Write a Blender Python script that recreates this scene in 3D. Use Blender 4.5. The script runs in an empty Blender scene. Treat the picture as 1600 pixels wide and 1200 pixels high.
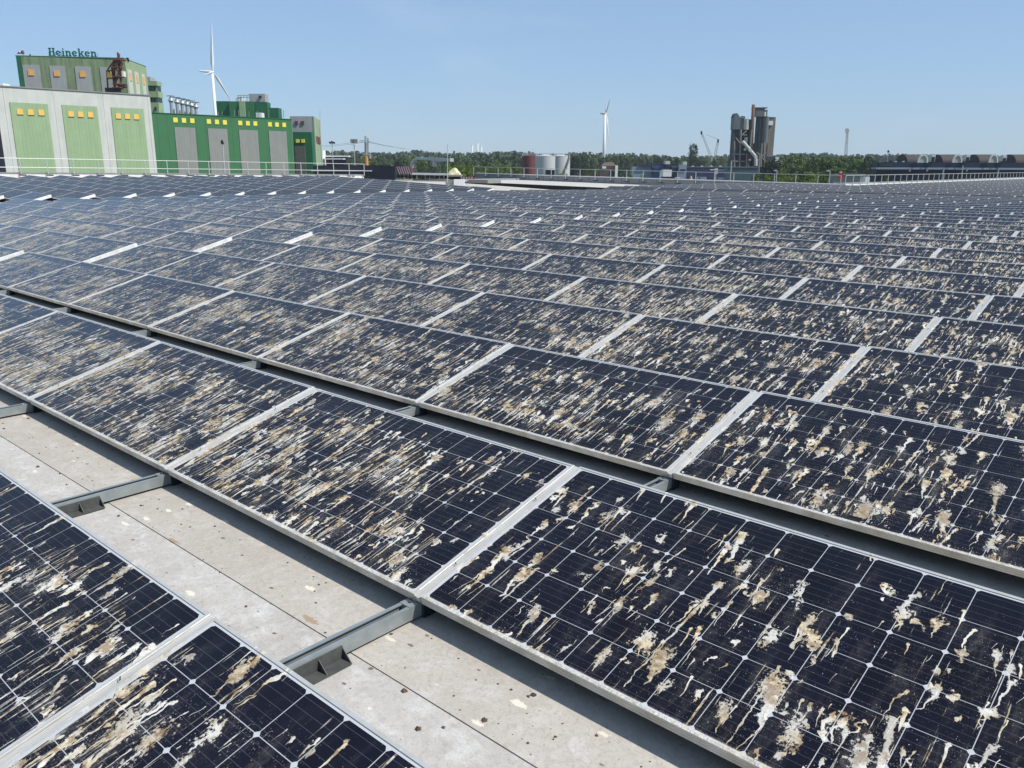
import bpy, math, random
from mathutils import Vector, Matrix
import numpy as np
random.seed(7); rng = np.random.RandomState(7)
SC = bpy.context.scene
COL = SC.collection

# ---------------------------------------------------------------- camera
F = 1310.72
YAW, PITCH, ROLL = 2.3078, 0.2552, -0.00366
CAM = np.array([2.1589, -1.8559, 1.5507])
_cy, _sy = math.cos(YAW), math.sin(YAW)
_fw = np.array([_cy*math.cos(PITCH), _sy*math.cos(PITCH), -math.sin(PITCH)])
_ri = np.array([_sy, -_cy, 0.0]); _dn = np.cross(_fw, _ri)
_r = _ri*math.cos(ROLL)+_dn*math.sin(ROLL); _d = -_ri*math.sin(ROLL)+_dn*math.cos(ROLL)
RM = np.array([_r, _d, _fw])
RH = np.array([_sy, -_cy, 0.0]); FH = np.array([_cy, _sy, 0.0])     # horizontal right / forward
cd = bpy.data.cameras.new('camera'); cam = bpy.data.objects.new('camera', cd); COL.objects.link(cam)
cd.sensor_width = 36; cd.lens = 36*F/1600; cd.clip_start = 0.05; cd.clip_end = 8000
m3 = Matrix(((_r[0], -_d[0], -_fw[0]), (_r[1], -_d[1], -_fw[1]), (_r[2], -_d[2], -_fw[2])))
cam.matrix_world = Matrix.Translation(Vector(CAM)) @ m3.to_4x4()
SC.camera = cam

# ---------------------------------------------------------------- sky, sun, exposure
SUN_AZ, SUN_EL = math.radians(21), math.radians(51)      # azimuth measured from +X towards +Y
w = bpy.data.worlds.new('World'); SC.world = w; w.use_nodes = True
wt = w.node_tree; wt.nodes.clear()
wo = wt.nodes.new('ShaderNodeOutputWorld'); bg = wt.nodes.new('ShaderNodeBackground')
sky = wt.nodes.new('ShaderNodeTexSky'); sky.sky_type = 'NISHITA'; sky.sun_disc = False
sky.sun_elevation = SUN_EL; sky.sun_rotation = math.pi/2-SUN_AZ
sky.altitude = 10; sky.air_density = 1.0; sky.dust_density = 0.3; sky.ozone_density = 10.0
SKY_K = 0.115
bg.inputs[1].default_value = SKY_K
veil = wt.nodes.new('ShaderNodeMix'); veil.data_type = 'RGBA'; veil.inputs[0].default_value = .42      # even summer haze over the whole sky
veil.inputs[7].default_value = (.50/SKY_K, .70/SKY_K, .93/SKY_K, 1)
tc = wt.nodes.new('ShaderNodeTexCoord'); mp = wt.nodes.new('ShaderNodeMapping'); mp.inputs['Scale'].default_value = (2.2, 2.2, 9.0)
cn = wt.nodes.new('ShaderNodeTexNoise'); cn.inputs['Scale'].default_value = 2.3; cn.inputs['Detail'].default_value = 5; cn.inputs['Roughness'].default_value = .55
cr = wt.nodes.new('ShaderNodeMapRange'); cr.inputs[1].default_value = .54; cr.inputs[2].default_value = .80; cr.inputs[4].default_value = .18
cm = wt.nodes.new('ShaderNodeMix'); cm.data_type = 'RGBA'; cm.inputs[7].default_value = (.72/SKY_K, .79/SKY_K, .88/SKY_K, 1)
wt.links.new(tc.outputs['Generated'], mp.inputs[0]); wt.links.new(mp.outputs[0], cn.inputs['Vector']); wt.links.new(cn.outputs[0], cr.inputs[0]); wt.links.new(cr.outputs[0], cm.inputs[0])
wt.links.new(sky.outputs[0], veil.inputs[6]); wt.links.new(veil.outputs[2], cm.inputs[6]); wt.links.new(cm.outputs[2], bg.inputs[0]); wt.links.new(bg.outputs[0], wo.inputs[0])
sl = bpy.data.lights.new('sun', 'SUN'); sl.energy = 4.9; sl.angle = math.radians(0.53); sl.color = (1.0, 0.955, 0.88)
so = bpy.data.objects.new('sun', sl); COL.objects.link(so)
sdir = Vector((math.cos(SUN_EL)*math.cos(SUN_AZ), math.cos(SUN_EL)*math.sin(SUN_AZ), math.sin(SUN_EL)))
so.rotation_euler = sdir.to_track_quat('Z', 'Y').to_euler()
SC.view_settings.view_transform = 'Standard'; SC.view_settings.look = 'None'
SC.view_settings.exposure = 0; SC.view_settings.gamma = 1; SC.view_settings.use_curve_mapping = False
SC.cycles.max_bounces = 6; SC.cycles.diffuse_bounces = 3; SC.cycles.glossy_bounces = 3
SC.cycles.transparent_max_bounces = 4; SC.cycles.caustics_reflective = False; SC.cycles.caustics_refractive = False

# ---------------------------------------------------------------- placing helpers
def ray(x, y): return RM.T @ np.array([(x-800)/F, (y-600)/F, 1.0])
def atX(x, y, X): r = ray(x, y); return CAM + r*((X-CAM[0])/r[0])
def atY(x, y, Y): r = ray(x, y); return CAM + r*((Y-CAM[1])/r[1])
def atZ(x, y, Z): r = ray(x, y); return CAM + r*((Z-CAM[2])/r[2])
def pt(x, y, b): r = ray(x, y); return CAM + r*(b/float(r @ FH))
def proj(v):
    c = RM @ (np.array(v, float)-CAM)
    if c[2] <= 0.05: return (-9999, -9999, c[2])
    return (800+F*c[0]/c[2], 600+F*c[1]/c[2], c[2])
GZ = -9.5

# ---------------------------------------------------------------- mesh helper
class MB:
    def __init__(s): s.v = []; s.f = []; s.m = []; s.uv = []
    def add(s, vs, fs, m=0, uvs=None):
        o = len(s.v); s.v += [tuple(map(float, v)) for v in vs]
        for k, f in enumerate(fs):
            s.f.append([i+o for i in f]); s.m.append(m); s.uv.append(uvs[k] if uvs else None)
    def box(s, a, b, m=0):
        x0, y0, z0 = a; x1, y1, z1 = b
        s.obox(((x0+x1)/2, (y0+y1)/2, (z0+z1)/2), ((x1-x0)/2, 0, 0), (0, (y1-y0)/2, 0), (0, 0, (z1-z0)/2), m)
    def obox(s, c, ax, ay, az, m=0):
        c, ax, ay, az = [np.array(q, float) for q in (c, ax, ay, az)]
        vs = [c+i*ax+j*ay+k*az for k in (-1, 1) for j in (-1, 1) for i in (-1, 1)]
        s.add(vs, [(0, 2, 3, 1), (4, 5, 7, 6), (0, 1, 5, 4), (2, 6, 7, 3), (0, 4, 6, 2), (1, 3, 7, 5)], m)
    def bar(s, p, q, wd, m=0, hd=None):
        p, q = np.array(p, float), np.array(q, float); d = q-p; L = np.linalg.norm(d)
        if L < 1e-6: return
        d /= L; up = np.array([0, 0, 1.0]) if abs(d[2]) < .95 else np.array([1.0, 0, 0])
        a = np.cross(d, up); a /= np.linalg.norm(a); b = np.cross(a, d)
        s.obox((p+q)/2, d*L/2, a*wd/2, b*(hd or wd)/2, m)
    def tube(s, p, q, r0, r1=None, n=10, m=0, caps=True):
        r1 = r0 if r1 is None else r1
        p, q = np.array(p, float), np.array(q, float); d = q-p; d = d/np.linalg.norm(d)
        up = np.array([0, 0, 1.0]) if abs(d[2]) < .95 else np.array([1.0, 0, 0])
        a = np.cross(d, up); a /= np.linalg.norm(a); b = np.cross(d, a)
        vs = []
        for (c, r) in ((p, r0), (q, r1)):
            vs += [c+r*(a*math.cos(2*math.pi*k/n)+b*math.sin(2*math.pi*k/n)) for k in range(n)]
        fs = [(k, (k+1) % n, n+(k+1) % n, n+k) for k in range(n)]
        if caps: fs += [tuple(range(n))[::-1], tuple(range(n, 2*n))]
        s.add(vs, fs, m)
    def prism(s, pts, off, m=0):
        pts = [np.array(p, float) for p in pts]; off = np.array(off, float); n = len(pts)
        vs = pts+[p+off for p in pts]
        s.add(vs, [tuple(range(n))[::-1], tuple(range(n, 2*n))]+[(k, (k+1) % n, n+(k+1) % n, n+k) for k in range(n)], m)
    def mesh(s, name, mats, org=(0, 0, 0), smooth=False):
        me = bpy.data.meshes.new(name)
        me.from_pydata([(v[0]-org[0], v[1]-org[1], v[2]-org[2]) for v in s.v], [], s.f)
        for mt in (mats if isinstance(mats, (list, tuple)) else [mats]): me.materials.append(mt)
        me.polygons.foreach_set('material_index', s.m)
        if any(u is not None for u in s.uv):
            ul = me.uv_layers.new(name='UVMap'); k = 0; dat = []
            for f, u in zip(s.f, s.uv):
                for c in range(len(f)): dat += list(u[c]) if u else [0.0, 0.0]
            ul.data.foreach_set('uv', dat)
        if smooth: me.polygons.foreach_set('use_smooth', [True]*len(s.f))
        me.validate(); me.update()
        return me
    def build(s, name, mats, parent=None, smooth=False, label=None, cat=None, kind=None, group=None, fix=False):
        org = tuple(parent.get('_o', (0, 0, 0))) if parent else (0, 0, 0)
        if parent and parent.parent: pass
        o = bpy.data.objects.new(name, s.mesh(name, mats, org, smooth)); COL.objects.link(o)
        if fix:
            import bmesh
            bm = bmesh.new(); bm.from_mesh(o.data); bmesh.ops.recalc_face_normals(bm, faces=bm.faces); bm.to_mesh(o.data); bm.free()
        if parent: o.parent = parent
        o['_o'] = org
        tag(o, label, cat, group, kind)
        return o
def tag(o, label=None, cat=None, group=None, kind=None):
    if label: o['label'] = label
    if cat: o['category'] = cat
    if group: o['group'] = group
    if kind: o['kind'] = kind
    return o
def thing(name, loc, label, cat, group=None):
    o = bpy.data.objects.new(name, None); COL.objects.link(o); o.location = tuple(map(float, loc))
    o['_o'] = tuple(map(float, loc)); o.empty_display_size = .2
    return tag(o, label, cat, group)
def obj(name, me, parent=None, loc=(0, 0, 0)):
    o = bpy.data.objects.new(name, me); COL.objects.link(o); o.location = loc
    if parent: o.parent = parent
    return o

# ---------------------------------------------------------------- node helpers
class NT:
    def __init__(s, t): s.t = t
    def n(s, typ, **kw):
        nd = s.t.nodes.new(typ)
        for k, v in kw.items(): setattr(nd, k, v)
        return nd
    def put(s, sock, v):
        if isinstance(v, bpy.types.NodeSocket): s.t.links.new(v, sock)
        elif v is not None: sock.default_value = v
    def m(s, op, a, b=None, c=None, clamp=False):
        nd = s.n('ShaderNodeMath', operation=op, use_clamp=clamp)
        s.put(nd.inputs[0], a)
        if b is not None: s.put(nd.inputs[1], b)
        if c is not None: s.put(nd.inputs[2], c)
        return nd.outputs[0]
    def ss(s, v, lo, hi, o0=0.0, o1=1.0, lin=False):
        nd = s.n('ShaderNodeMapRange', interpolation_type='LINEAR' if lin else 'SMOOTHSTEP')
        s.put(nd.inputs[0], v); s.put(nd.inputs[1], lo); s.put(nd.inputs[2], hi); s.put(nd.inputs[3], o0); s.put(nd.inputs[4], o1)
        return nd.outputs[0]
    def xyz(s, x=0.0, y=0.0, z=0.0):
        nd = s.n('ShaderNodeCombineXYZ'); s.put(nd.inputs[0], x); s.put(nd.inputs[1], y); s.put(nd.inputs[2], z); return nd.outputs[0]
    def sep(s, v):
        nd = s.n('ShaderNodeSeparateXYZ'); s.put(nd.inputs[0], v); return nd.outputs
    def noise(s, vec, scale=5., detail=2., rough=.5, dim='3D'):
        nd = s.n('ShaderNodeTexNoise', noise_dimensions=dim); s.put(nd.inputs['Vector'], vec)
        nd.inputs['Scale'].default_value = scale; nd.inputs['Detail'].default_value = detail; nd.inputs['Roughness'].default_value = rough
        return nd.outputs[0]
    def mix(s, f, a, b):
        nd = s.n('ShaderNodeMix', data_type='RGBA'); s.put(nd.inputs[0], f)
        s.put(nd.inputs[6], a); s.put(nd.inputs[7], b); return nd.outputs[2]
    def col(s, c): 
        nd = s.n('ShaderNodeRGB'); nd.outputs[0].default_value = (c[0], c[1], c[2], 1); return nd.outputs[0]
def rgba(c): return (c[0], c[1], c[2], 1.0)

def mat(name, c, rough=.7, metal=0.0, var=.12, scale=1.5, spec=.35, c2=None, streak=0.0, bump=0.0, bscale=30., objrand=0.0):
    mt = bpy.data.materials.new(name); mt.use_nodes = True; t = mt.node_tree; N = NT(t)
    b = t.nodes['Principled BSDF']; b.inputs['Roughness'].default_value = rough; b.inputs['Metallic'].default_value = metal
    b.inputs['Specular IOR Level'].default_value = spec
    g = N.n('ShaderNodeNewGeometry').outputs[0]
    nz = N.noise(g, scale, 4., .6)
    f = N.ss(nz, .3, .7, 1-var, 1+var, lin=True)
    if streak:
        p = N.sep(g); sv = N.xyz(p[0], p[1], N.m('MULTIPLY', p[2], .08)); sn = N.noise(sv, scale*3, 3., .6)
        f = N.m('MULTIPLY', f, N.ss(sn, .35, .75, 1.0, 1-streak))
    if objrand:
        oi = N.n('ShaderNodeObjectInfo').outputs['Random']; f = N.m('MULTIPLY', f, N.m('MULTIPLY_ADD', oi, 2*objrand, 1-objrand))
    base = N.col(c)
    if c2: base = N.mix(N.ss(N.noise(g, scale*.6, 3.), .42, .62), rgba(c), rgba(c2))
    vm = N.n('ShaderNodeVectorMath', operation='SCALE'); N.put(vm.inputs[0], base); N.put(vm.inputs['Scale'], f)
    t.links.new(vm.outputs[0], b.inputs['Base Color'])
    if bump:
        bp = N.n('ShaderNodeBump'); bp.inputs['Strength'].default_value = bump; bp.inputs['Distance'].default_value = .01
        N.put(bp.inputs['Height'], N.noise(g, bscale, 3.)); t.links.new(bp.outputs[0], b.inputs['Normal'])
    return mt

# ------------------------------------------------ bird-dropping node group (colour, cover and relief)
W_, P_, T_ = 1.98773, 1.754157, 0.261658
D_ = 0.992
def soiling_group():
    g = bpy.data.node_groups.new('soiling', 'ShaderNodeTree')
    for nm, ty in (('Fac', 'NodeSocketFloat'), ('Color', 'NodeSocketColor'), ('Height', 'NodeSocketFloat'), ('Film', 'NodeSocketFloat')):
        g.interface.new_socket(name=nm, in_out='OUTPUT', socket_type=ty)
    N = NT(g); go = g.nodes.new('NodeGroupOutput')
    P = N.sep(N.n('ShaderNodeNewGeometry').outputs[0])
    X, Y = P[0], P[1]
    v = N.m('MULTIPLY', Y, 1.035)
    UV = N.xyz(X, v, 0.0)
    # where the birds sat: heavy over the middle of the field, hardly any on the far fields
    big = N.ss(N.noise(UV, .55, 3., .6), .34, .60, .42, 1.1)
    mid = N.ss(N.noise(UV, 3.2, 3., .65), .40, .60, .36, 1.2)
    dl = N.ss(X, -34.5, -20., .07, 1.0)
    dy = N.ss(Y, 14., 30., 1.0, .14)
    yl = N.m('SUBTRACT', Y, N.m('MULTIPLY', N.m('FLOOR', N.m('DIVIDE', N.m('ADD', Y, .02), P_)), P_))
    top = N.ss(yl, .72, .92, 1.0, .12)
    reg = N.m('MULTIPLY', N.m('MULTIPLY', dl, dy), top)
    D = N.m('MULTIPLY', N.m('MULTIPLY', big, mid), reg)
    fn = N.noise(UV, 95., 3., .65); fn2 = N.noise(N.xyz(N.m('MULTIPLY', X, 75.), N.m('MULTIPLY', v, 38.), 3.), 1., 3., .7)
    wv = N.noise(N.xyz(N.m('MULTIPLY', X, 9.), N.m('MULTIPLY', v, 14.), 7.), 1., 2., .6)
    wob = N.m('MULTIPLY', N.m('SUBTRACT', wv, .5), .020)
    fc = N.m('SUBTRACT', fn, .5); fc2 = N.m('SUBTRACT', fn2, .5)
    w1 = N.m('MULTIPLY', N.m('SUBTRACT', N.noise(UV, 21., 2., .55), .5), .060); w2 = N.m('MULTIPLY', N.m('SUBTRACT', N.noise(N.xyz(N.m('ADD', X, 31.), v, 2.), 17., 2., .55), .5), .075)
    def splat(su, sv, prob, r0, r1, tail, seed, ragged=1.5, curl=0.0):
        ex = N.m('ADD', wob, N.m('MULTIPLY', w1, curl)) if curl else wob; ey = N.m('ADD', v, N.m('MULTIPLY', w2, curl)) if curl else v
        cu = N.m('DIVIDE', N.m('ADD', X, N.m('ADD', ex, seed*3.17)), su); cv = N.m('DIVIDE', N.m('ADD', ey, seed*5.3), sv)
        vo = N.n('ShaderNodeTexVoronoi', voronoi_dimensions='2D', feature='F1'); vo.inputs['Scale'].default_value = 1.; vo.inputs['Randomness'].default_value = .85
        N.put(vo.inputs['Vector'], N.xyz(cu, cv, 0.))
        pp = N.sep(vo.outputs['Position'])
        cs = N.n('ShaderNodeSeparateColor'); N.put(cs.inputs[0], vo.outputs['Color']); a, b, c = cs.outputs[0], cs.outputs[1], cs.outputs[2]
        dyy = N.m('MULTIPLY', N.m('SUBTRACT', cv, pp[1]), sv)
        dx = N.m('ADD', N.m('MULTIPLY', N.m('SUBTRACT', cu, pp[0]), su), N.m('MULTIPLY', dyy, N.m('MULTIPLY_ADD', a, .44, -.22)))
        R = N.m('MULTIPLY_ADD', N.m('POWER', a, 1.6), r1-r0, r0)
        el = N.m('MULTIPLY', dyy, N.m('MULTIPLY_ADD', b, .5, .35))
        rr = N.m('SQRT', N.m('ADD', N.m('MULTIPLY', dx, dx), N.m('MULTIPLY', el, el)))
        q = N.m('DIVIDE', rr, R)
        head = N.m('ADD', N.m('SUBTRACT', 1., q), N.m('MULTIPLY', N.m('ADD', fc, fc2), ragged))
        t = N.m('DIVIDE', N.m('MULTIPLY', dyy, -1.), N.m('MULTIPLY', N.m('MULTIPLY_ADD', b, 1.0, .15), sv*tail))
        wd = N.m('MULTIPLY', N.m('MULTIPLY', R, .62), N.m('MULTIPLY_ADD', t, -.75, 1.0))
        tl = N.m('SUBTRACT', 1., N.m('DIVIDE', N.m('ABSOLUTE', dx), N.m('MAXIMUM', wd, .0006)))
        tl = N.m('ADD', tl, N.m('MULTIPLY', N.m('ADD', fc2, N.m('SUBTRACT', .02, N.m('MULTIPLY', t, .25))), 2.2))
        on = N.m('MULTIPLY', N.m('GREATER_THAN', t, 0.), N.m('LESS_THAN', t, 1.))
        tl = N.m('MULTIPLY', N.m('MINIMUM', tl, 1.), on)
        val = N.ss(N.m('MAXIMUM', head, tl), .02, .38)
        alive = N.m('MULTIPLY', N.m('LESS_THAN', c, N.m('MULTIPLY', D, prob)), N.m('MULTIPLY_ADD', b, .35, .65))
        hd = N.ss(N.m('SUBTRACT', 1., q), .0, .5)
        return N.m('MULTIPLY', val, alive), a, b, hd
    calm = N.m('MAXIMUM', N.m('MULTIPLY', N.ss(X, -1.5, .4, 1.0, .42), N.ss(Y, 5.5, 1.5)), N.m('MULTIPLY', N.ss(Y, 1.5, 5.5), .9))
    calm = N.m('MAXIMUM', calm, .34)
    L1 = splat(.160, .36, .80, .012, .044, .70, 1., 2.3, 1.0)
    L2 = splat(.085, .26, .90, .006, .026, .75, 2., 2.2, .6)
    L6 = splat(.105, 1.05, .85, .010, .026, .95, 8.3, 3.2, .40)
    L7 = splat(.060, .12, .50, .006, .017, .25, 12.1, 1.6, 1.2)
    Dk = D; D = N.m('MULTIPLY', D, calm)
    L3 = splat(.046, .24, .90, .003, .014, .85, 3., 2.2)
    L4 = splat(.028, .17, .90, .0018, .008, .85, 4., 1.8)
    D = Dk
    L5 = splat(.110, .26, .75, .010, .034, .40, 6.7, 2.6, 1.3)
    lft = N.ss(X, -4.5, -1.2, .45, 1.0)
    # thin washed-down streaks, mostly away from the right foreground
    sx = N.ss(X, -2.2, 1.6, 1.0, .30)
    st = N.noise(N.xyz(N.m('MULTIPLY', N.m('ADD', X, N.m('MULTIPLY', wob, .25)), 62.), N.m('MULTIPLY', v, 2.7), 11.), 1., 3., .60)
    gate = N.m('MULTIPLY', D, sx)
    S = N.ss(st, N.m('SUBTRACT', .655, N.m('MULTIPLY', gate, .115)), N.m('SUBTRACT', .715, N.m('MULTIPLY', gate, .11)), 0., .85)
    S = N.m('MULTIPLY', S, N.ss(fn2, .38, .52, .25, 1.))
    sp = N.noise(N.xyz(N.m('MULTIPLY', X, 240.), N.m('MULTIPLY', v, 120.), 17.), 1., 2., .6)
    SP = N.ss(sp, N.m('SUBTRACT', .71, N.m('MULTIPLY', D, .12)), .78, 0., .75)
    SP = N.m('MULTIPLY', SP, N.ss(reg, .02, .3))
    fac = SP
    for L in (S, L4[0], L3[0], N.m('MULTIPLY', L6[0], .85), N.m('MULTIPLY', L7[0], lft), N.m('MULTIPLY', L5[0], lft), L2[0], L1[0]): fac = N.m('MAXIMUM', fac, L)
    # edge dirt that piles against the low frame
    ed = N.ss(N.m('ADD', yl, N.m('MULTIPLY', fc, .06)), .010, .030, 1., 0.)
    ed = N.m('MULTIPLY', N.m('MULTIPLY', ed, N.ss(yl, -.012, -.004)), N.m('MULTIPLY', N.ss(fn, .42, .58), N.ss(D, .0, .5, .25, .9)))
    fac = N.m('MAXIMUM', fac, ed)
    cream, white, brown, dark = (.74, .625, .425), (.77, .73, .645), (.31, .195, .095), (.11, .065, .03)
    cn = N.noise(UV, 34., 3., .6); cb = N.noise(UV, 8., 2., .6)
    col = N.mix(N.ss(cb, .40, .60), rgba(cream), rgba(white))
    col = N.mix(N.ss(fn2, .48, .66, 0., .45), col, rgba((.38, .34, .27)))
    br = N.m('MULTIPLY', N.ss(cn, .45, .58), N.ss(cb, .55, .42))
    ring = N.m('MULTIPLY', N.m('MULTIPLY', L5[0], N.ss(N.m('ABSOLUTE', N.m('SUBTRACT', L5[3], .35)), .16, .04)), .9)
    b1 = N.m('MULTIPLY', N.m('MULTIPLY', L1[0], L1[3]), N.m('MULTIPLY', N.m('GREATER_THAN', L1[1], .30), N.ss(cn, .38, .52)))
    b2 = N.m('MULTIPLY', N.m('MULTIPLY', L2[0], L2[3]), N.m('MULTIPLY', N.m('GREATER_THAN', L2[1], .62), N.ss(cn, .40, .54)))
    br = N.m('MAXIMUM', N.m('MAXIMUM', br, ring), N.m('MAXIMUM', b1, b2))
    col = N.mix(N.m('MULTIPLY', br, .85), col, rgba(brown))
    col = N.mix(N.m('MULTIPLY', N.ss(fn, .60, .70), N.m('MULTIPLY', br, .7)), col, rgba(dark))
    film = N.noise(N.xyz(N.m('MULTIPLY', X, 16.), N.m('MULTIPLY', v, 3.0), 5.), 1., 4., .65)
    film = N.m('MULTIPLY', N.ss(film, .45, .78), N.m('MULTIPLY_ADD', D, .32, .016))
    film = N.m('MULTIPLY', film, N.ss(fn2, .35, .65, .3, 1.))
    N.put(go.inputs['Fac'], N.m('MULTIPLY', fac, N.ss(fn, .25, .45, .55, 1.)))
    N.put(go.inputs['Color'], col)
    N.put(go.inputs['Height'], N.m('ADD', fac, N.m('MULTIPLY', fn, N.m('MULTIPLY', fac, .8))))
    N.put(go.inputs['Film'], film)
    return g
SOIL = soiling_group()

def soiled(name, base, rough, metal=0., spec=.5, lines=None, amount=1.0, dustc=(.30, .28, .24), dust=.03):
    mt = bpy.data.materials.new(name); mt.use_nodes = True; t = mt.node_tree; N = NT(t); b = t.nodes['Principled BSDF']
    s = N.n('ShaderNodeGroup'); s.node_tree = SOIL
    c = N.col(base)
    if lines == 'cell':
        uv = N.n('ShaderNodeUVMap').outputs[0]; q = N.sep(uv)
        def ln(x, k, w_):
            fr = N.m('FRACT', N.m('MULTIPLY', x, k)); return N.ss(N.m('ABSOLUTE', N.m('SUBTRACT', fr, .5)), w_, w_*.4)
        bus = ln(q[1], 5., .030); fing = ln(q[0], 1.0, .006)
        oi = N.noise(N.n('ShaderNodeNewGeometry').outputs[0], 2.5, 1.)
        c = N.mix(N.ss(oi, .35, .65, 0., .7), c, rgba((base[0]*1.9, base[1]*1.8, base[2]*2.0)))
        ob = N.n('ShaderNodeObjectInfo').outputs['Random']; c = N.mix(N.m('MULTIPLY', ob, .5), c, rgba((base[0]*2.4, base[1]*2.2, base[2]*1.9)))
        c = N.mix(N.m('MULTIPLY', bus, .20), c, rgba((.26, .27, .32)))
    if lines == 'frame':
        gp = N.n('ShaderNodeNewGeometry').outputs[0]
        c = N.mix(N.ss(N.noise(gp, 26., 4., .65), .42, .64, 0., .55), c, rgba((.52, .47, .36)))
    if lines == 'far':
        uv = N.n('ShaderNodeUVMap').outputs[0]; q = N.sep(uv)
        def gl(x, k, w_):
            fr = N.m('FRACT', N.m('MULTIPLY', x, k)); return N.ss(N.m('ABSOLUTE', N.m('SUBTRACT', fr, .5)), .5-w_, .5)
        gd = N.m('MAXIMUM', gl(q[0], 12., .012), gl(q[1], 6., .012)); c = N.mix(N.m('MULTIPLY', gd, .5), c, rgba((.5, .5, .5)))
    film = N.m('ADD', s.outputs['Film'], dust)
    c = N.mix(film, c, rgba(dustc))
    fac = N.m('MULTIPLY', s.outputs['Fac'], amount)
    c = N.mix(fac, c, s.outputs['Color'])
    N.put(b.inputs['Base Color'], c)
    N.put(b.inputs['Roughness'], N.m('MULTIPLY_ADD', fac, .85-rough, rough, clamp=True))
    b.inputs['Metallic'].default_value = 0.
    if metal: N.put(b.inputs['Metallic'], N.m('MULTIPLY', N.m('SUBTRACT', 1., fac), metal))
    b.inputs['Specular IOR Level'].default_value = spec
    bp = N.n('ShaderNodeBump'); bp.inputs['Strength'].default_value = .55; bp.inputs['Distance'].default_value = .002
    N.put(bp.inputs['Height'], N.m('MULTIPLY', s.outputs['Height'], amount)); N.put(b.inputs['Normal'], bp.outputs[0])
    return mt
M_CELL = soiled('solar_cell_silicon', (.0024, .0028, .0078), .11, spec=.17, lines='cell', dust=.012)
M_BACK = soiled('white_backsheet_under_glass', (.52, .53, .54), .14, spec=.2)
M_FRAME = soiled('anodised_aluminium_soiled', (.56, .56, .55), .42, metal=.25, lines='frame', amount=.75, dust=.10, dustc=(.5, .46, .38))
M_SIDE = mat('aluminium_edge', (.66, .645, .59), .5, .15, var=.2, scale=9., c2=(.58, .54, .45))
M_CAPP = mat('white_end_cover', (.76, .765, .75), .4, 0., var=.12, scale=14., c2=(.70, .69, .65))
M_FARP = soiled('distant_panel_glass', (.012, .011, .013), .24, spec=.10, lines='far', dust=.05)
M_GALV = mat('galvanised_steel', (.30, .33, .33), .42, .35, var=.15, scale=14., spec=.5)
M_GALVD = mat('dark_galvanised_plate', (.085, .09, .085), .6, .2, var=.25, scale=25.)
M_BLACK = mat('black_rubber', (.02, .02, .022), .7, 0., var=.2, scale=12.)
M_RAIL = mat('railing_metal', (.48, .49, .48), .45, .2, var=.08, scale=3.)
M_WHITE = mat('white_paint', (.78, .78, .76), .6, 0., var=.05, scale=1.)
M_WHWALL = mat('white_parapet_cladding', (.74, .735, .70), .6, 0., var=.06, scale=1.2, streak=.12)
M_GREYWALL = mat('parapet_grey_with_shade', (.27, .27, .27), .7, 0., var=.08, scale=1.2)  # grey wall tone; on the central parapet it carries painted shade
M_DARK = mat('dark_parts_and_shade', (.015, .016, .02), .8, 0., var=.1)  # near-black for dark parts, and for shade painted on the roof upstand

# ---------------------------------------------------------------- roof heights
RZ = -0.105
def zoff(X, Y):
    """height of the panel seating plane above the reference plane"""
    if Y > 43.2 and X > -33.3:
        return -0.02
    if Y > 52.9:
        return -.10 + .0155*(-33-X)
    z = -.0072*max(0., Y-9)*min(1., max(0., -X/35))
    if Y > 39 and X < -33: z -= .022*(Y-39)
    if X < -35.2: z += .06 + .034*(-35.2-X)
    return z

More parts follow.
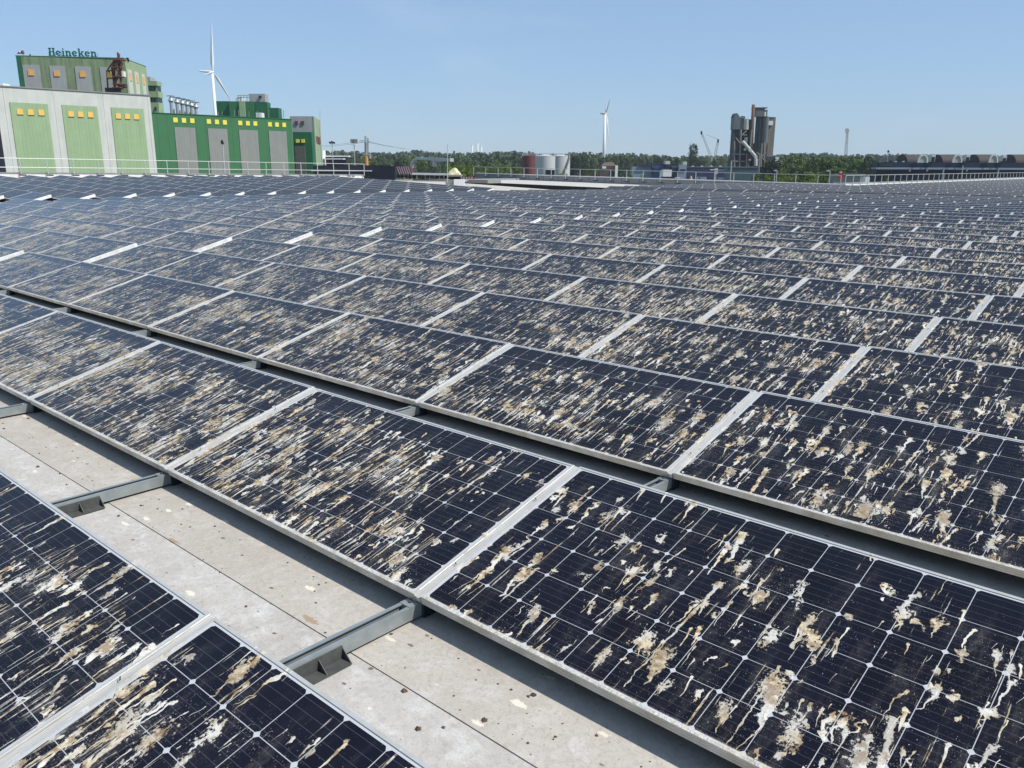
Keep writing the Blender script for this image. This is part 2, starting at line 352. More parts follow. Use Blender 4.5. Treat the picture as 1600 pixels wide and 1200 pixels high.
# roof membrane: near sheets one by one, the rest one deck
def roof_material(name, c, c2, wht):
    mt = bpy.data.materials.new(name); mt.use_nodes = True; t = mt.node_tree; N = NT(t); b = t.nodes['Principled BSDF']
    g = N.n('ShaderNodeNewGeometry').outputs[0]; p = N.sep(g)
    n1 = N.noise(g, 1.6, 5., .6); n2 = N.noise(g, 9., 5., .7); n3 = N.noise(g, 130., 3., .7); n4 = N.noise(g, 38., 4., .7)
    base = N.mix(N.ss(n1, .36, .64), rgba(c), rgba(c2))
    base = N.mix(N.ss(n2, .45, .72, 0., wht), base, rgba((.64, .63, .61)))
    base = N.mix(N.ss(n4, .46, .68, 0., .38), base, rgba((.31, .285, .25)))
    base = N.mix(N.ss(n3, .52, .70, 0., .42), base, rgba((.22, .20, .17)))
    sm = N.noise(N.xyz(N.m('MULTIPLY', p[0], 1.3), N.m('MULTIPLY', p[1], 7.), 0.), 1.4, 4., .65)
    base = N.mix(N.ss(sm, .50, .72, 0., .30), base, rgba((.42, .385, .34)))
    for (sc, th, r, cc, sd, ex) in ((8.5, .28, .012, (.74, .69, .56), 0., 2.4), (11., .12, .0075, (.14, .09, .05), 4.3, 1.6), (6., .10, .013, (.34, .24, .15), 9.1, 3.2), (30., .09, .0030, (.08, .06, .045), 2.2, 1.0)):
        vo = N.n('ShaderNodeTexVoronoi', voronoi_dimensions='2D'); vo.inputs['Scale'].default_value = sc
        nn = N.m('MULTIPLY', N.m('SUBTRACT', N.noise(g, 55., 3., .7), .5), 1.)
        q = N.xyz(N.m('ADD', N.m('DIVIDE', p[0], ex), sd), N.m('ADD', p[1], sd), 0.); N.put(vo.inputs['Vector'], q)
        cs = N.n('ShaderNodeSeparateColor'); N.put(cs.inputs[0], vo.outputs['Color'])
        rr = N.m('MULTIPLY', r*sc, N.m('MULTIPLY_ADD', cs.outputs[1], .9, .35))
        d = N.m('ADD', N.m('SUBTRACT', rr, vo.outputs['Distance']), N.m('MULTIPLY', nn, r*sc*2.2))
        f = N.m('MULTIPLY', N.ss(d, 0., r*sc*.35), N.m('LESS_THAN', cs.outputs[0], th))
        base = N.mix(N.m('MULTIPLY', f, .85), base, rgba(cc))
    pu = N.noise(g, 3.1, 4., .55); rim = N.ss(N.m('ABSOLUTE', N.m('SUBTRACT', pu, .53)), .016, .0); base = N.mix(N.m('MULTIPLY', rim, .30), base, rgba((.33, .30, .26)))
    base = N.mix(N.ss(pu, .53, .60, 0., .22), base, rgba((.40, .37, .33)))
    N.put(b.inputs['Base Color'], base); b.inputs['Roughness'].default_value = .8; b.inputs['Specular IOR Level'].default_value = .25
    bp = N.n('ShaderNodeBump'); bp.inputs['Strength'].default_value = .35; bp.inputs['Distance'].default_value = .004
    N.put(bp.inputs['Height'], N.m('ADD', N.m('MULTIPLY', n2, 2.0), N.m('MULTIPLY', n3, .4))); N.put(b.inputs['Normal'], bp.outputs[0])
    return mt
M_ROOF1 = roof_material('roof_membrane_beige', (.43, .39, .335), (.49, .45, .395), .40)
M_ROOF2 = roof_material('roof_membrane_pale', (.50, .475, .44), (.45, .42, .38), .70)
M_DECK = mat('roof_deck_beige', (.52, .47, .41), .8, var=.1, scale=.8, c2=(.47, .43, .385))
M_PALE = mat('roof_walkway_pale', (.50, .475, .43), .8, var=.08, scale=.8)

sheets = [-9., -6.5, -4.0, -2.3, -.302, 1.05, 2.55, 4.05, 5.55]
roof = thing('roof_membrane', (0, 0, RZ), None, None); roof['kind'] = 'structure'
for k in range(len(sheets)-1):
    mb = MB(); y0, y1 = sheets[k], sheets[k+1]; z = RZ - (.0025 if k % 2 else 0.0)
    x0, x1 = -16., 14.
    yn = y1 + (.0 if k % 2 else .0)
    nx = 30; pts = []
    for i in range(nx): 
        xa = x0+(x1-x0)*i/nx; xb = x0+(x1-x0)*(i+1)/nx
        mb.add([(xa, y0+.0015, z), (xb, y0+.0015, z), (xb, yn-.0015, z), (xa, yn-.0015, z)], [(0, 1, 2, 3)])
    mb.add([(x0, y0+.0015, z), (x1, y0+.0015, z), (x1, y0+.0015, z-.02), (x0, y0+.0015, z-.02)], [(0, 3, 2, 1)])
    mb.add([(x0, yn-.0015, z), (x1, yn-.0015, z), (x1, yn-.0015, z-.02), (x0, yn-.0015, z-.02)], [(0, 1, 2, 3)])
    mb.build('membrane_sheet', M_ROOF2 if k == 3 else M_ROOF1, roof)
mb = MB()
xs = [14, 5, 0, -5, -10, -16, -20, -26, -32, -33.6, -35.15, -35.25, -38, -42, -46, -50, -55]
ys = [-9, -4, 0, 5.55, 9, 14, 20, 26, 32, 38, 43.19, 48, 52.89]
g = {}
for a, X in enumerate(xs):
    for b, Y in enumerate(ys):
        near = (X >= -16 and Y <= 5.56)
        mb.v.append((X, Y, RZ+zoff(X, Y)-(.03 if near else 0))); g[a, b] = len(mb.v)-1
for a in range(len(xs)-1):
    for b in range(len(ys)-1):
        mb.f.append([g[a+1, b], g[a, b], g[a, b+1], g[a+1, b+1]]); mb.m.append(0); mb.uv.append(None)
mb.build('roof_deck', M_DECK, kind='structure')
# raised far roof beyond the valley, its upstand painted near-black for shade
mb = MB(); xs2 = [16, 0, -10, -22.7, -33.2, -33.31, -39, -46, -55]
for a in range(len(xs2)-1):
    X0, X1 = xs2[a], xs2[a+1]
    if X0 == -33.2: continue
    yf = 43.21 if X0 > -33.3 else 52.9
    Z0, Z1 = RZ+zoff(X0, 55), RZ+zoff(X1, 55); y1 = 135 if X0 > -22 else 62.3
    mb.add([(X1, yf, Z1), (X0, yf, Z0), (X0, y1, Z0), (X1, y1, Z1)], [(0, 1, 2, 3)], 0)
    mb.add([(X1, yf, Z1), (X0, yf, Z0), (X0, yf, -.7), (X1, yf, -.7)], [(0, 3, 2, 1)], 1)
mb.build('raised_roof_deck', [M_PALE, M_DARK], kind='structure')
# body of our own building so that the roof has an edge
mb = MB(); mb.box((-55.2, -12, GZ), (-55.0, 62.4, .3)); mb.box((-55.2, 62.4, GZ), (-22.9, 62.6, -.2)); mb.box((-22.9, 62.4, GZ), (-22.7, 135, -.2))
mb.build('warehouse_wall', M_GREYWALL, label='grey outer wall below the edge of the solar roof', cat='wall')

# ---------------------------------------------------------------- solar panels
PL = 1.956; HL = PL/2
def ring(mb, prof, mt_of):
    # profile points (outward offset, z) swept round the rectangle
    loops = []
    for (o, z) in prof:
        loops.append([(-HL+ -o, -o, z), (HL+o, -o, z), (HL+o, D_+o, z), (-HL-o, D_+o, z)])
    for k in range(len(loops)-1):
        A, B = loops[k], loops[k+1]
        for c in range(4):
            n = (c+1) % 4; mb.add([A[c], A[n], B[n], B[c]], [(0, 1, 2, 3)], mt_of(k))
fm = MB()
prof = [(-.011, -.003), (-.011, 0.), (-.0008, 0.), (0., -.0008), (0., -.010), (-.0012, -.0108), (-.0012, -.0125), (0., -.0133), (0., -.022), (-.0012, -.0228), (-.0012, -.0245), (0., -.0253), (0., -.035), (-.025, -.035)]
ring(fm, prof, lambda k: 0 if k < 3 else 1)
FRAME_ME = fm.mesh('frame', [M_FRAME, M_SIDE])
bm_ = MB(); a = HL-.011
bm_.add([(-a, .011, -.0032), (a, .011, -.0032), (a, D_-.011, -.0032), (-a, D_-.011, -.0032)], [(0, 1, 2, 3)], 0)
bm_.add([(-a, .011, -.009), (a, .011, -.009), (a, D_-.011, -.009), (-a, D_-.011, -.009)], [(0, 3, 2, 1)], 1)
BACK_ME = bm_.mesh('backsheet', [M_BACK, M_DARK])
CP = .1592; CH = .0783; CC = .0095
def cell_poly(cx, cy, z):
    h, c = CH, CC
    q = [(-h+c, -h), (h-c, -h), (h, -h+c), (h, h-c), (h-c, h), (-h+c, h), (-h, h-c), (-h, -h+c)]
    return [(cx+x, cy+y, z) for x, y in q], [((x+h)/(2*h), (y+h)/(2*h)) for x, y in q]
c1 = MB(); vs, uv = cell_poly(0, 0, 0); c1.add(vs, [tuple(range(8))], 0, [uv]); CELL_ME = c1.mesh('solar_cell', M_CELL)
cc = MB(); CPOS = []
for i in range(12):
    for j in range(6):
        cx, cyy = (i-5.5)*CP, D_/2+(j-2.5)*CP; CPOS.append((cx, cyy))
        vs, uv = cell_poly(cx, cyy, -.0026); cc.add(vs, [tuple(range(8))], 0, [uv])
CELLS_ME = cc.mesh('solar_cells', M_CELL)
ec = MB(); ec.box((HL+.003, .0, -.062), (HL+.010, D_, .002)); ec.box((HL+.010, .0, -.062), (HL+.030, D_, -.058)); ec.box((HL+.010, .0, -.028), (HL+.013, D_, -.024)); ec.box((HL-.006, .0, .001), (HL+.003, D_, .004))
ENDC_ME = ec.mesh('end_cover', M_CAPP)
ef = MB(); ef.box((HL+.003, .0, -.110), (HL+.014, D_, .002)); ef.box((HL-.01, .0, .001), (HL+.003, D_, .006))
ENDF_ME = ef.mesh('end_cover', M_CAPP)
hk = MB()
for yy in (.21, .70):
    hk.bar((HL+.006, yy, -.012), (HL+.012, yy+.004, .006), .002); hk.bar((HL+.012, yy+.004, .006), (HL+.022, yy-.004, .001), .002)
HOOK_ME = hk.mesh('cable_clip', M_BLACK)
gs = MB()
for (xa, xb, zt_) in ((.0035, .0075, -.0060), (.0075, .0115, -.0110), (.0115, .0150, -.0060), (.0150, .0195, -.0120), (.0195, .0260, -.0075)): gs.box((HL+xa, .0, -.030), (HL+xb, D_, zt_))
GROOVE_ME = gs.mesh('joint_strip', mat('joint_aluminium', (.62, .62, .61), .4, .2, var=.08, scale=8.))

wdm = MB(); wdm.add([(-HL, D_-.004, -.036), (HL, D_-.004, -.036), (HL, D_+.03, -.345), (-HL, D_+.03, -.345)], [(0, 1, 2, 3)]); wdm.add([(-HL, D_-.001, -.036), (HL, D_-.001, -.036), (HL, D_+.033, -.345), (-HL, D_+.033, -.345)], [(0, 3, 2, 1)])
SHADE_SHEET_ME = wdm.mesh('gap_shade_sheet', mat('dark_light_blocking_sheet', (.05, .055, .06), .6, .2, var=.2, scale=4.))  # unseen sheet added behind each panel to block light and darken the gaps
def px_range_ok(X0, X1, Y, z, mx=70):
    qs = [proj((x, y, z)) for x in (X0, X1) for y in (Y, Y+.96)]
    if min(q[2] for q in qs) < .15: return any(q[2] > .05 and -900 < q[0] < 2500 for q in qs)
    return max(q[0] for q in qs) > -mx and min(q[0] for q in qs) < 1600+mx and min(q[1] for q in qs) < 1270
places = []
def try_add(X0, j, field, endc=None):
    Y = j*P_; z = zoff(X0+HL, Y)
    if px_range_ok(X0, X0+PL, Y, z): places.append(dict(X=X0+HL, Y=Y, z=z, f=field, e=endc, j=j))
for j in range(-1, 25):
    for i in range(3, -18, -1):
        sh = -.215 if i < -6 else 0.
        X0 = i*W_+.016+sh
        if i < -17+0: continue
        if j > 21 and False: continue
        try_add(X0, j, 'main', 'near' if i == -7 else None)
for j in range(2, 22):
    for k in range(9):
        try_add(-35.5-PL-k*W_, j, 'left', 'far' if k == 0 else None)
for j in range(25, 74):
    for i in range(4, -17, -1):
        X0 = i*W_+.3
        if j*P_ > 60.2 and X0 < -22.3: continue
        if j == 25 and i == -7: X0 -= .0
        if X0 < -33.2: continue
        try_add(X0, j, 'back')
for q in places:
    q['d'] = math.dist((q['X'], q['Y']+.48, q['z']+.12), CAM)
places.sort(key=lambda q: q['d'])
print('panels', len(places))
IND = places[:298]; REST = places[298:]
ORD = ['first', 'second', 'third', 'fourth', 'fifth', 'sixth', 'seventh', 'eighth', 'ninth', 'tenth', 'eleventh', 'twelfth', 'thirteenth', 'fourteenth', 'fifteenth', 'sixteenth', 'seventeenth', 'eighteenth', 'nineteenth', 'twentieth', 'twenty-first', 'twenty-second', 'twenty-third', 'twenty-fourth', 'twenty-fifth', 'twenty-sixth', 'twenty-seventh', 'twenty-eighth', 'twenty-ninth', 'thirtieth']
rows = {}
for q in places:
    if q['f'] != 'main': continue
    c = [proj((q['X']+a, q['Y']+b, q['z']+b*.26)) for a in (-.95, -.5, 0, .5, .95) for b in (0, .48, .95)]
    q['vis'] = any(0 <= x[0] <= 1600 and 0 <= x[1] <= 1200 and x[2] > 0 for x in c)
    if q['vis']: rows.setdefault(q['j'], []).append(q)
for j, l in rows.items():
    l.sort(key=lambda q: q['X'])
    for k, q in enumerate(l): q['k'] = k
def soil_word(q):
    if q['Y'] > 24: return 'nearly clean'
    if q['X'] < -24: return 'lightly soiled'
    return 'droppings-streaked'
SP_ME = None
for n, q in enumerate(IND):
    nz = zoff(q['X']+.5, q['Y'])-zoff(q['X']-.5, q['Y'])
    if abs(nz) > .05: nz = -.034
    tj = T_+random.uniform(-.004, .004)
    xd = Vector((1, 0, nz)).normalized(); yd = Vector((0, math.cos(tj), math.sin(tj))); zd = xd.cross(yd).normalized(); yd = zd.cross(xd)
    o = bpy.data.objects.new('solar_panel', None); COL.objects.link(o)
    dzj = random.uniform(-.003, .003)
    o.matrix_world = Matrix(((xd.x, yd.x, zd.x, q['X']), (xd.y, yd.y, zd.y, q['Y']), (xd.z, yd.z, zd.z, q['z']+dzj), (0, 0, 0, 1)))
    o.empty_display_size = .1
    if q['f'] == 'main':
        if q.get('vis'):
            lab = f"{soil_word(q)} solar panel, {ORD[q['k']]} from the left in the {ORD[min(q['j']+1, 29)]} row"
        else:
            lab = 'soiled solar panel just outside the edge of the photo'
        grp = 'soiled solar panels of the main field'
    elif q['f'] == 'left':
        lab = 'clean dark solar panel in the tilted far left field under the white parapet'; grp = 'clean solar panels of the far left field'
    else:
        lab = 'solar panel in the far field before the grey parapet'; grp = 'solar panels of the far field'
    tag(o, lab, 'solar panel', grp)
    obj('frame', FRAME_ME, o); obj('backsheet', BACK_ME, o)
    if n < 20:
        for (cx, cyy) in CPOS: obj('solar_cell', CELL_ME, o, (cx, cyy, -.0026))
    else:
        obj('solar_cells', CELLS_ME, o)['kind'] = 'stuff'
    obj('gap_shade_sheet', SHADE_SHEET_ME, o)
    if n < 40: obj('cable_clip', HOOK_ME, o)
    if n < 130 and not q['e']: obj('joint_strip', GROOVE_ME, o)
    if q['e'] == 'near': obj('end_cover', ENDC_ME, o)
    if q['e'] == 'far': obj('end_cover', ENDF_ME, o)
# the rest, too small to pick apart, as one piece of geometry
mb = MB(); a = HL-.020
for q in REST:
    ct, st = math.cos(T_), math.sin(T_); s = -.034 if (q['f'] == 'left') else (-.014 if q['f'] == 'back' and q['X'] < -33 else 0.)
    def L(x, y, z): return (q['X']+x, q['Y']+y*ct-z*st, q['z']+y*st+z*ct+s*x)
    mb.add([L(-a, .020, -.001), L(a, .020, -.001), L(a, D_-.020, -.001), L(-a, D_-.020, -.001)], [(0, 1, 2, 3)], 0, [[(0, 0), (1, 0), (1, 1), (0, 1)]])
    for (x0, x1, y0, y1) in ((-HL, HL, 0, .022), (-HL, HL, D_-.022, D_), (-HL, -a, .022, D_-.022), (a, HL, .022, D_-.022)):
        mb.add([L(x0, y0, 0), L(x1, y0, 0), L(x1, y1, 0), L(x0, y1, 0)], [(0, 1, 2, 3)], 1)
    mb.add([L(-HL, 0, -.04), L(HL, 0, -.04), L(HL, 0, 0), L(-HL, 0, 0)], [(0, 1, 2, 3)], 1)
    mb.add([L(HL, 0, -.04), L(HL, D_, -.04), L(HL, D_, 0), L(HL, 0, 0)], [(0, 1, 2, 3)], 1)
    mb.add([L(-HL, 0, -.04), L(-HL, D_, -.04), L(HL, D_, -.04), L(HL, 0, -.04)], [(0, 1, 2, 3)], 2)
    if q['e'] == 'far':
        mb.add([L(HL+.012, 0, -.11), L(HL+.012, D_, -.11), L(HL+.012, D_, .006), L(HL+.012, 0, .006)], [(0, 1, 2, 3)], 3)
        mb.add([L(HL-.02, 0, .006), L(HL+.012, 0, .006), L(HL+.012, D_, .006), L(HL-.02, D_, .006)], [(0, 1, 2, 3)], 3)
o = mb.build('distant_solar_panels', [M_FARP, M_FRAME, M_DARK, M_CAPP], kind='stuff', label='distant rows of clean solar panels before the far parapets', cat='solar panels')

# mounting rails under the joints, seen in the gaps between rows
rl = MB()
rl.box((-.060, -.90, -.092), (-.056, .02, -.040)); rl.box((-.004, -.90, -.092), (.0, .02, -.040)); rl.box((-.056, -.90, -.092), (-.004, .02, -.088))
rl.box((-.056, -.90, -.044), (-.044, .02, -.040)); rl.box((-.016, -.90, -.044), (-.004, .02, -.040))
RAIL_ME = rl.mesh('rail_channel', M_GALV)
pl = MB(); pl.box((-.0605, -.035, -.0925), (.0005, .022, -.038)); 
PLATE_ME = pl.mesh('end_plate', [M_GALV])
bl = MB(); bl.tube((-.03, -.008, -.038), (-.03, -.008, -.033), .008, n=6); bl.tube((-.045, .010, -.038), (-.045, .010, -.034), .005, n=6); BOLT_ME = bl.mesh('bolt', M_GALVD)
kn = MB(); kn.box((-.052, .0225, -.10), (.012, .075, -.030)); CONN_ME = kn.mesh('connector_block', mat('blue_black_plastic', (.02, .035, .05), .5))
ft = MB(); ft.box((.0012, -.545, -.100), (.005, -.345, -.052)); ft.box((.005, -.545, -.103), (.054, -.345, -.0985))
for yy in (-.347, -.446, -.545):
    ft.prism([(.005, yy, -.0985), (.052, yy, -.0985), (.005, yy, -.058)], (0, .003, 0))
ft.box((-.075, -.545, -.103), (-.062, -.345, -.0985))
FOOT_ME = ft.mesh('foot_bracket', M_GALVD)
st_ = MB(); st_.prism([(-.035, .08, -.09), (-.035, .93, -.09), (-.035, .93, .19)], (.008, 0, 0)); STRUT_ME = st_.mesh('rear_support', M_GALV)
RC = {}
for j in range(-1, 5):
    for i in range(2, -10, -1):
        X = i*W_ + (-.215 if i < -6 else 0.); Y = j*P_
        q = proj((X, Y-.2, -.06))
        if not (q[2] > .3 and -60 < q[0] < 1660 and q[1] < 1300): continue
        RC.setdefault(j, []).append((X, len(RC.get(j, []))))
        t = bpy.data.objects.new('mounting_rail', None); COL.objects.link(t); t.location = (X, Y, 0)
        front = {(0, 0): 'galvanised mounting rail with droppings on its foot, nearest open gap', (0, -1): 'galvanised mounting rail on the bare membrane, second along the open gap', (0, -2): 'galvanised mounting rail at the left edge of the open membrane gap'}
        lab = front.get((j, i), f'mounting rail half hidden under the {ORD[j+1]} panel row, {ORD[len(RC[j])-1]} from the right')
        tag(t, lab, 'rail', 'mounting rails on the membrane')
        obj('rail_channel', RAIL_ME, t); ep = obj('end_plate', PLATE_ME, t); obj('bolt', BOLT_ME, ep); obj('connector_block', CONN_ME, t); obj('foot_bracket', FOOT_ME, t); obj('rear_support', STRUT_ME, t)

# crumbs of dried dirt on the membrane
mb = MB()
for _ in range(240):
    X = random.uniform(-4.5, 2.6); Y = random.choice((-1, 1, 1))*0+random.uniform(-.85, .02)
    if random.random() < .25: Y = random.gauss(-.10, .10)
    s = random.uniform(.002, .0075)*(1.6 if random.random() < .1 else 1); z = RZ+s*.3
    an = random.uniform(0, 6.28); vs = []
    for k in range(5):
        r = s*random.uniform(.6, 1.4); vs.append((X+r*math.cos(an+k*1.2566), Y+r*math.sin(an+k*1.2566), z-s*.3))
    vs.append((X, Y, z+s*.5))
    mb.add(vs, [(k, (k+1) % 5, 5) for k in range(5)], 0)
mb.build('dirt_crumbs', mat('dried_dirt', (.10, .065, .04), .9, var=.5, scale=60.), kind='stuff', label='dried brown crumbs scattered on the pale membrane', cat='dirt')

# ---------------------------------------------------------------- parapets and railings
def railing(name, label, A, B, n, H, mid=(), post_r=.022, weights=True, foot=None, inw=(1, 0, 0)):
    A, B = np.array(A, float), np.array(B, float); t = thing(name, A, label, 'railing')
    pm = MB(); pm.bar((0, 0, 0), (0, 0, H), post_r*2); pme = pm.mesh('post', M_RAIL)
    wm = MB(); wm.box((-.10, -.08, .0), (.10, .08, .07)); wme = wm.mesh('counterweight', M_BLACK)
    for k in range(n+1):
        p = A+(B-A)*k/n; obj('post', pme, t, tuple(p-A))
        if weights:
            obj('foot', wme, t, tuple(p-A)); obj('counterweight', wme, t, tuple(p-A+np.array(inw)))
    for nm, h in [('top_rail', H)]+[('mid_rail', m_) for m_ in mid]:
        mb = MB(); mb.tube(A+np.array([0, 0, h]), B+np.array([0, 0, h]), post_r, n=6); mb.build(nm, M_RAIL, t)
    return t
def zl(Y): return .82-.0095*(Y-18.5)
railing('roof_railing', 'long white two-bar railing along the white parapet before the green buildings', (-54.3, -9, zl(-9)), (-54.3, 42.3, zl(42.3)), 34, 1.0, mid=(.48,), inw=(.5, 0, 0))
mb = MB(); mb.prism([(-54.75, -9, -.3), (-54.75, 42.4, -.3), (-54.75, 42.4, zl(42.4)+.13), (-54.75, -9, zl(-9)+.15)], (.25, 0, 0)); pw = thing('white_parapet', (-54.6, 16, 0), 'low white parapet wall behind the far left panel field', 'parapet')
mb.build('wall_face', M_WHWALL, pw)
mb = MB(); mb.prism([(-54.80, -9, zl(-9)+.155), (-54.80, 42.45, zl(42.4)+.135), (-54.80, 42.45, zl(42.4)+.185), (-54.80, -9, zl(-9)+.205)], (.35, 0, 0)); mb.build('coping', M_GREYWALL, pw)
# central parapet, its shade painted in as grey; height follows the roof
def zc(X): return .28 + .0125*(-23.4-X)
cw = thing('shade_grey_parapet', (-42, 62.3, 0), 'long parapet in painted grey shade with pale coping behind the far field, trees beyond', 'parapet')
mb = MB(); mb.prism([(-61.3, 62.3, -.6), (-22.7, 62.3, -.6), (-22.7, 62.3, zc(-22.7)-.06), (-61.3, 62.3, zc(-61.3)-.06)], (0, .3, 0)); mb.build('wall_face', M_GREYWALL, cw)
mb = MB(); mb.prism([(-61.3, 62.22, zc(-61.3)-.058), (-22.6, 62.22, zc(-22.7)-.058), (-22.6, 62.22, zc(-22.7)), (-61.3, 62.22, zc(-61.3))], (0, .45, 0)); mb.build('coping', M_WHITE, cw)
mb = MB()
for k in range(1, 21):
    X = -61.3+k*1.85; mb.box((X-.012, 62.285, -.3), (X+.012, 62.2985, zc(X)-.07))
mb.build('joint_strips', M_GALVD, cw)
railing('roof_railing', 'white single-bar railing before the grey parapet and the trees', (-22.9, 62.0, -.10), (-61.3, 62.0, .38), 22, 1.0, inw=(.45, -.35, 0))
# right parapet running away
rw = thing('white_parapet', (-22.8, 90, 0), 'white sunlit parapet running away to the right edge', 'parapet')
for k in range(30):
    y0 = 62.3+k*2.4; mb = MB(); mb.box((-23.0, y0, -.4), (-22.72, y0+2.385, .27+.0008*k)); mb.build('cladding_panel', M_WHWALL, rw)
mb = MB(); mb.box((-23.05, 62.3, .30), (-22.68, 134.3, .335)); mb.build('coping', M_RAIL, rw)
railing('roof_railing', 'pale railing with close posts above the white parapet at right', (-22.62, 62.2, -.1), (-22.62, 134.2, -.1), 48, 1.0, weights=False)

# ================================================================ BACKGROUND
def P3(a, b, z): return CAM*np.array([1, 1, 0])+RH*a+FH*b+np.array([0, 0, z])
def cbox(mb, x0, x1, yt, yb, b, th, m=0, zb=None):
    """upright box, front face square to the line of sight, between two pixel columns"""
    th = min(th, b*.014) if b > 120 else th
    ym = (yt+(yb if yb is not None else 262))/2
    p0, p1 = pt(x0, ym, b), pt(x1, ym, b); zt = pt((x0+x1)/2, yt, b)[2]
    z0 = pt((x0+x1)/2, yb, b)[2] if (yb is not None and zb is None) else (GZ if zb is None else zb)
    a0, a1 = (p0-CAM) @ RH, (p1-CAM) @ RH
    c = P3((a0+a1)/2, b+th/2, (zt+z0)/2)
    mb.obox(c, RH*(a1-a0)/2, FH*th/2, (0, 0, (zt-z0)/2), m)
def base(x, b): 
    p = pt(x, 262, b); return (p[0], p[1], GZ)

# ground sheet to the horizon
mb = MB(); n = 24; R = 6000
mb.add([(0, 0, GZ)]+[(R*math.cos(2*math.pi*k/n), R*math.sin(2*math.pi*k/n), GZ) for k in range(n)], [(0, k+1, (k+1) % n+1) for k in range(n)])
mb.build('ground', mat('ground_grass_and_yards', (.09, .11, .05), .9, var=.3, scale=.02, c2=(.16, .15, .12)), kind='structure')

M_CONC = mat('pale_concrete_cladding', (.56, .575, .53), .8, var=.05, scale=.5, streak=.10)
M_LGREEN = mat('pale_green_corrugated', (.30, .42, .235), .6, var=.06, scale=.4, streak=.10)
M_GREEN = mat('bright_green_cladding', (.05, .165, .07), .5, var=.05, scale=.4)
M_DGREEN = mat('dark_and_shaded_green', (.022, .125, .055), .5, var=.10, scale=.4)
M_GREYC = mat('grey_corrugated_cladding', (.25, .26, .24), .6, var=.05, scale=.5, streak=.08)
M_YEL = mat('bright_yellow_window', (.80, .68, .10), .4, var=.04)
M_YEL2 = mat('warm_yellow_window', (.80, .52, .13), .4, var=.05)
M_TGREEN = mat('weathered_tower_green', (.23, .30, .165), .7, var=.10, scale=.5, streak=.35)
M_TGREEN2 = mat('tower_green_lit_side', (.31, .42, .235), .7, var=.08, scale=.5, streak=.2)  # lighter copy of the tower green, sun on the side painted in
M_TGREY = mat('tower_grey_panel', (.36, .37, .365), .7, var=.06, scale=.5, streak=.1)
M_NAVY = mat('navy_black_cladding', (.012, .016, .028), .5, var=.15, scale=.3)
M_STEEL = mat('stainless_flue', (.42, .42, .42), .35, .4, var=.12, scale=1.)
M_RUST = mat('rust_red_steel', (.17, .055, .038), .7, var=.3, scale=1.)
M_TEAL = mat('teal_sign_letters', (.0, .13, .085), .4, var=.04)
M_GLASS = mat('dark_glass', (.02, .03, .035), .15, var=.1, spec=.6)

def facade_rect(mb, X, y0, y1, z0, z1, th=.12, m=0): mb.box((X, y0, z0), (X+th, y1, z1), m)
def corr(mb, X, y0, y1, z0, z1, m=0, pitch=.55):
    n = max(2, int((y1-y0)/pitch)); w_ = (y1-y0)/n
    for k in range(n): mb.box((X, y0+k*w_, z0), (X+.10, y0+k*w_+w_*.86, z1), m)
    mb.box((X-.02, y0, z0), (X+.085, y1, z1), m)
XB = -150.0
# --- pale concrete building with green panels
t = thing('brewery_building', (XB, 40, GZ), 'large pale concrete building with three light green panels and yellow windows', 'building')
mb = MB(); mb.box((XB-35, 10, GZ), (XB, 70.5, 13.15)); mb.build('wall', M_CONC, t)
mb = MB(); mb.box((XB-35.1, 9.9, 13.15), (XB+.15, 70.6, 13.32)); mb.build('roof_edge', M_GREYC, t)
mb = MB(); mb.box((XB, 30, GZ), (XB+.1, 45.85, 11.0)); mb.build('dark_panel', M_NAVY, t)
for (a0, a1) in ((47.72, 53.35), (55.50, 61.17), (63.45, 69.10)):
    mb = MB(); corr(mb, XB, a0, a1, GZ, 10.87)
    g_ = mb.build('green_panel', M_LGREEN, t)
for c in (49.02, 50.62, 52.2, 56.75, 58.3, 59.9, 64.55, 66.1, 67.65):
    mb = MB(); mb.box((XB+.1, c-.43, 9.07), (XB+.17, c+.43, 9.93)); yw = mb.build('yellow_window', M_YEL2, t); mb = MB(); mb.box((XB+.1, c-.47, 9.0), (XB+.19, c+.47, 9.065)); mb.build('sill', M_RUST, yw)
mb = MB()
for c in (33, 36, 41.5, 47, 54.4, 62.3, 70): mb.box((XB+.0, c-.02, GZ), (XB+.012, c+.02, 13.1))
mb.build('panel_joints', M_GREYC, t)
# --- bright green building
t = thing('brewery_hall', (XB, 85, GZ), 'bright green industrial hall with four grey corrugated panels and yellow windows', 'building')
mb = MB(); mb.box((XB-34, 70.62, GZ), (XB-.3, 99.5, 10.28)); mb.build('wall', M_GREEN, t)
mb = MB(); mb.box((XB-34, 70.62, 10.28), (XB-.2, 99.55, 10.42)); mb.build('roof_edge', M_DGREEN, t)
def xy(xc, yc): return 230+xc/4.286, 30+yc/4.286
for (x0, x1, yt_) in ((180, 318, 722), (403, 533, 730), (612, 738, 740), (812, 930, 747)):
    p0 = atX(*xy(x0, yt_), XB-.3); p1 = atX(*xy(x1, yt_), XB-.3)
    mb = MB(); corr(mb, XB-.3, p0[1], p1[1], GZ, p0[2]); mb.build('grey_panel', M_GREYC, t)
for (xc, yc) in ((188, 675), (245, 678), (301, 680), (412, 685), (466, 688), (519, 691), (622, 695), (673, 697), (723, 699), (821, 704), (868, 706), (916, 708)):
    p = atX(*xy(xc, yc), XB-.3)
    mb = MB(); mb.box((XB-.3, p[1]-.41, p[2]-.41), (XB-.22, p[1]+.41, p[2]+.41)); mb.build('yellow_window', M_YEL, t)
mb = MB()
for k in range(16): 
    mb.box((XB-.3, 71.5+k*1.83, GZ), (XB-.285, 71.53+k*1.83, 10.2))
mb.build('cladding_joints', M_DGREEN, t)
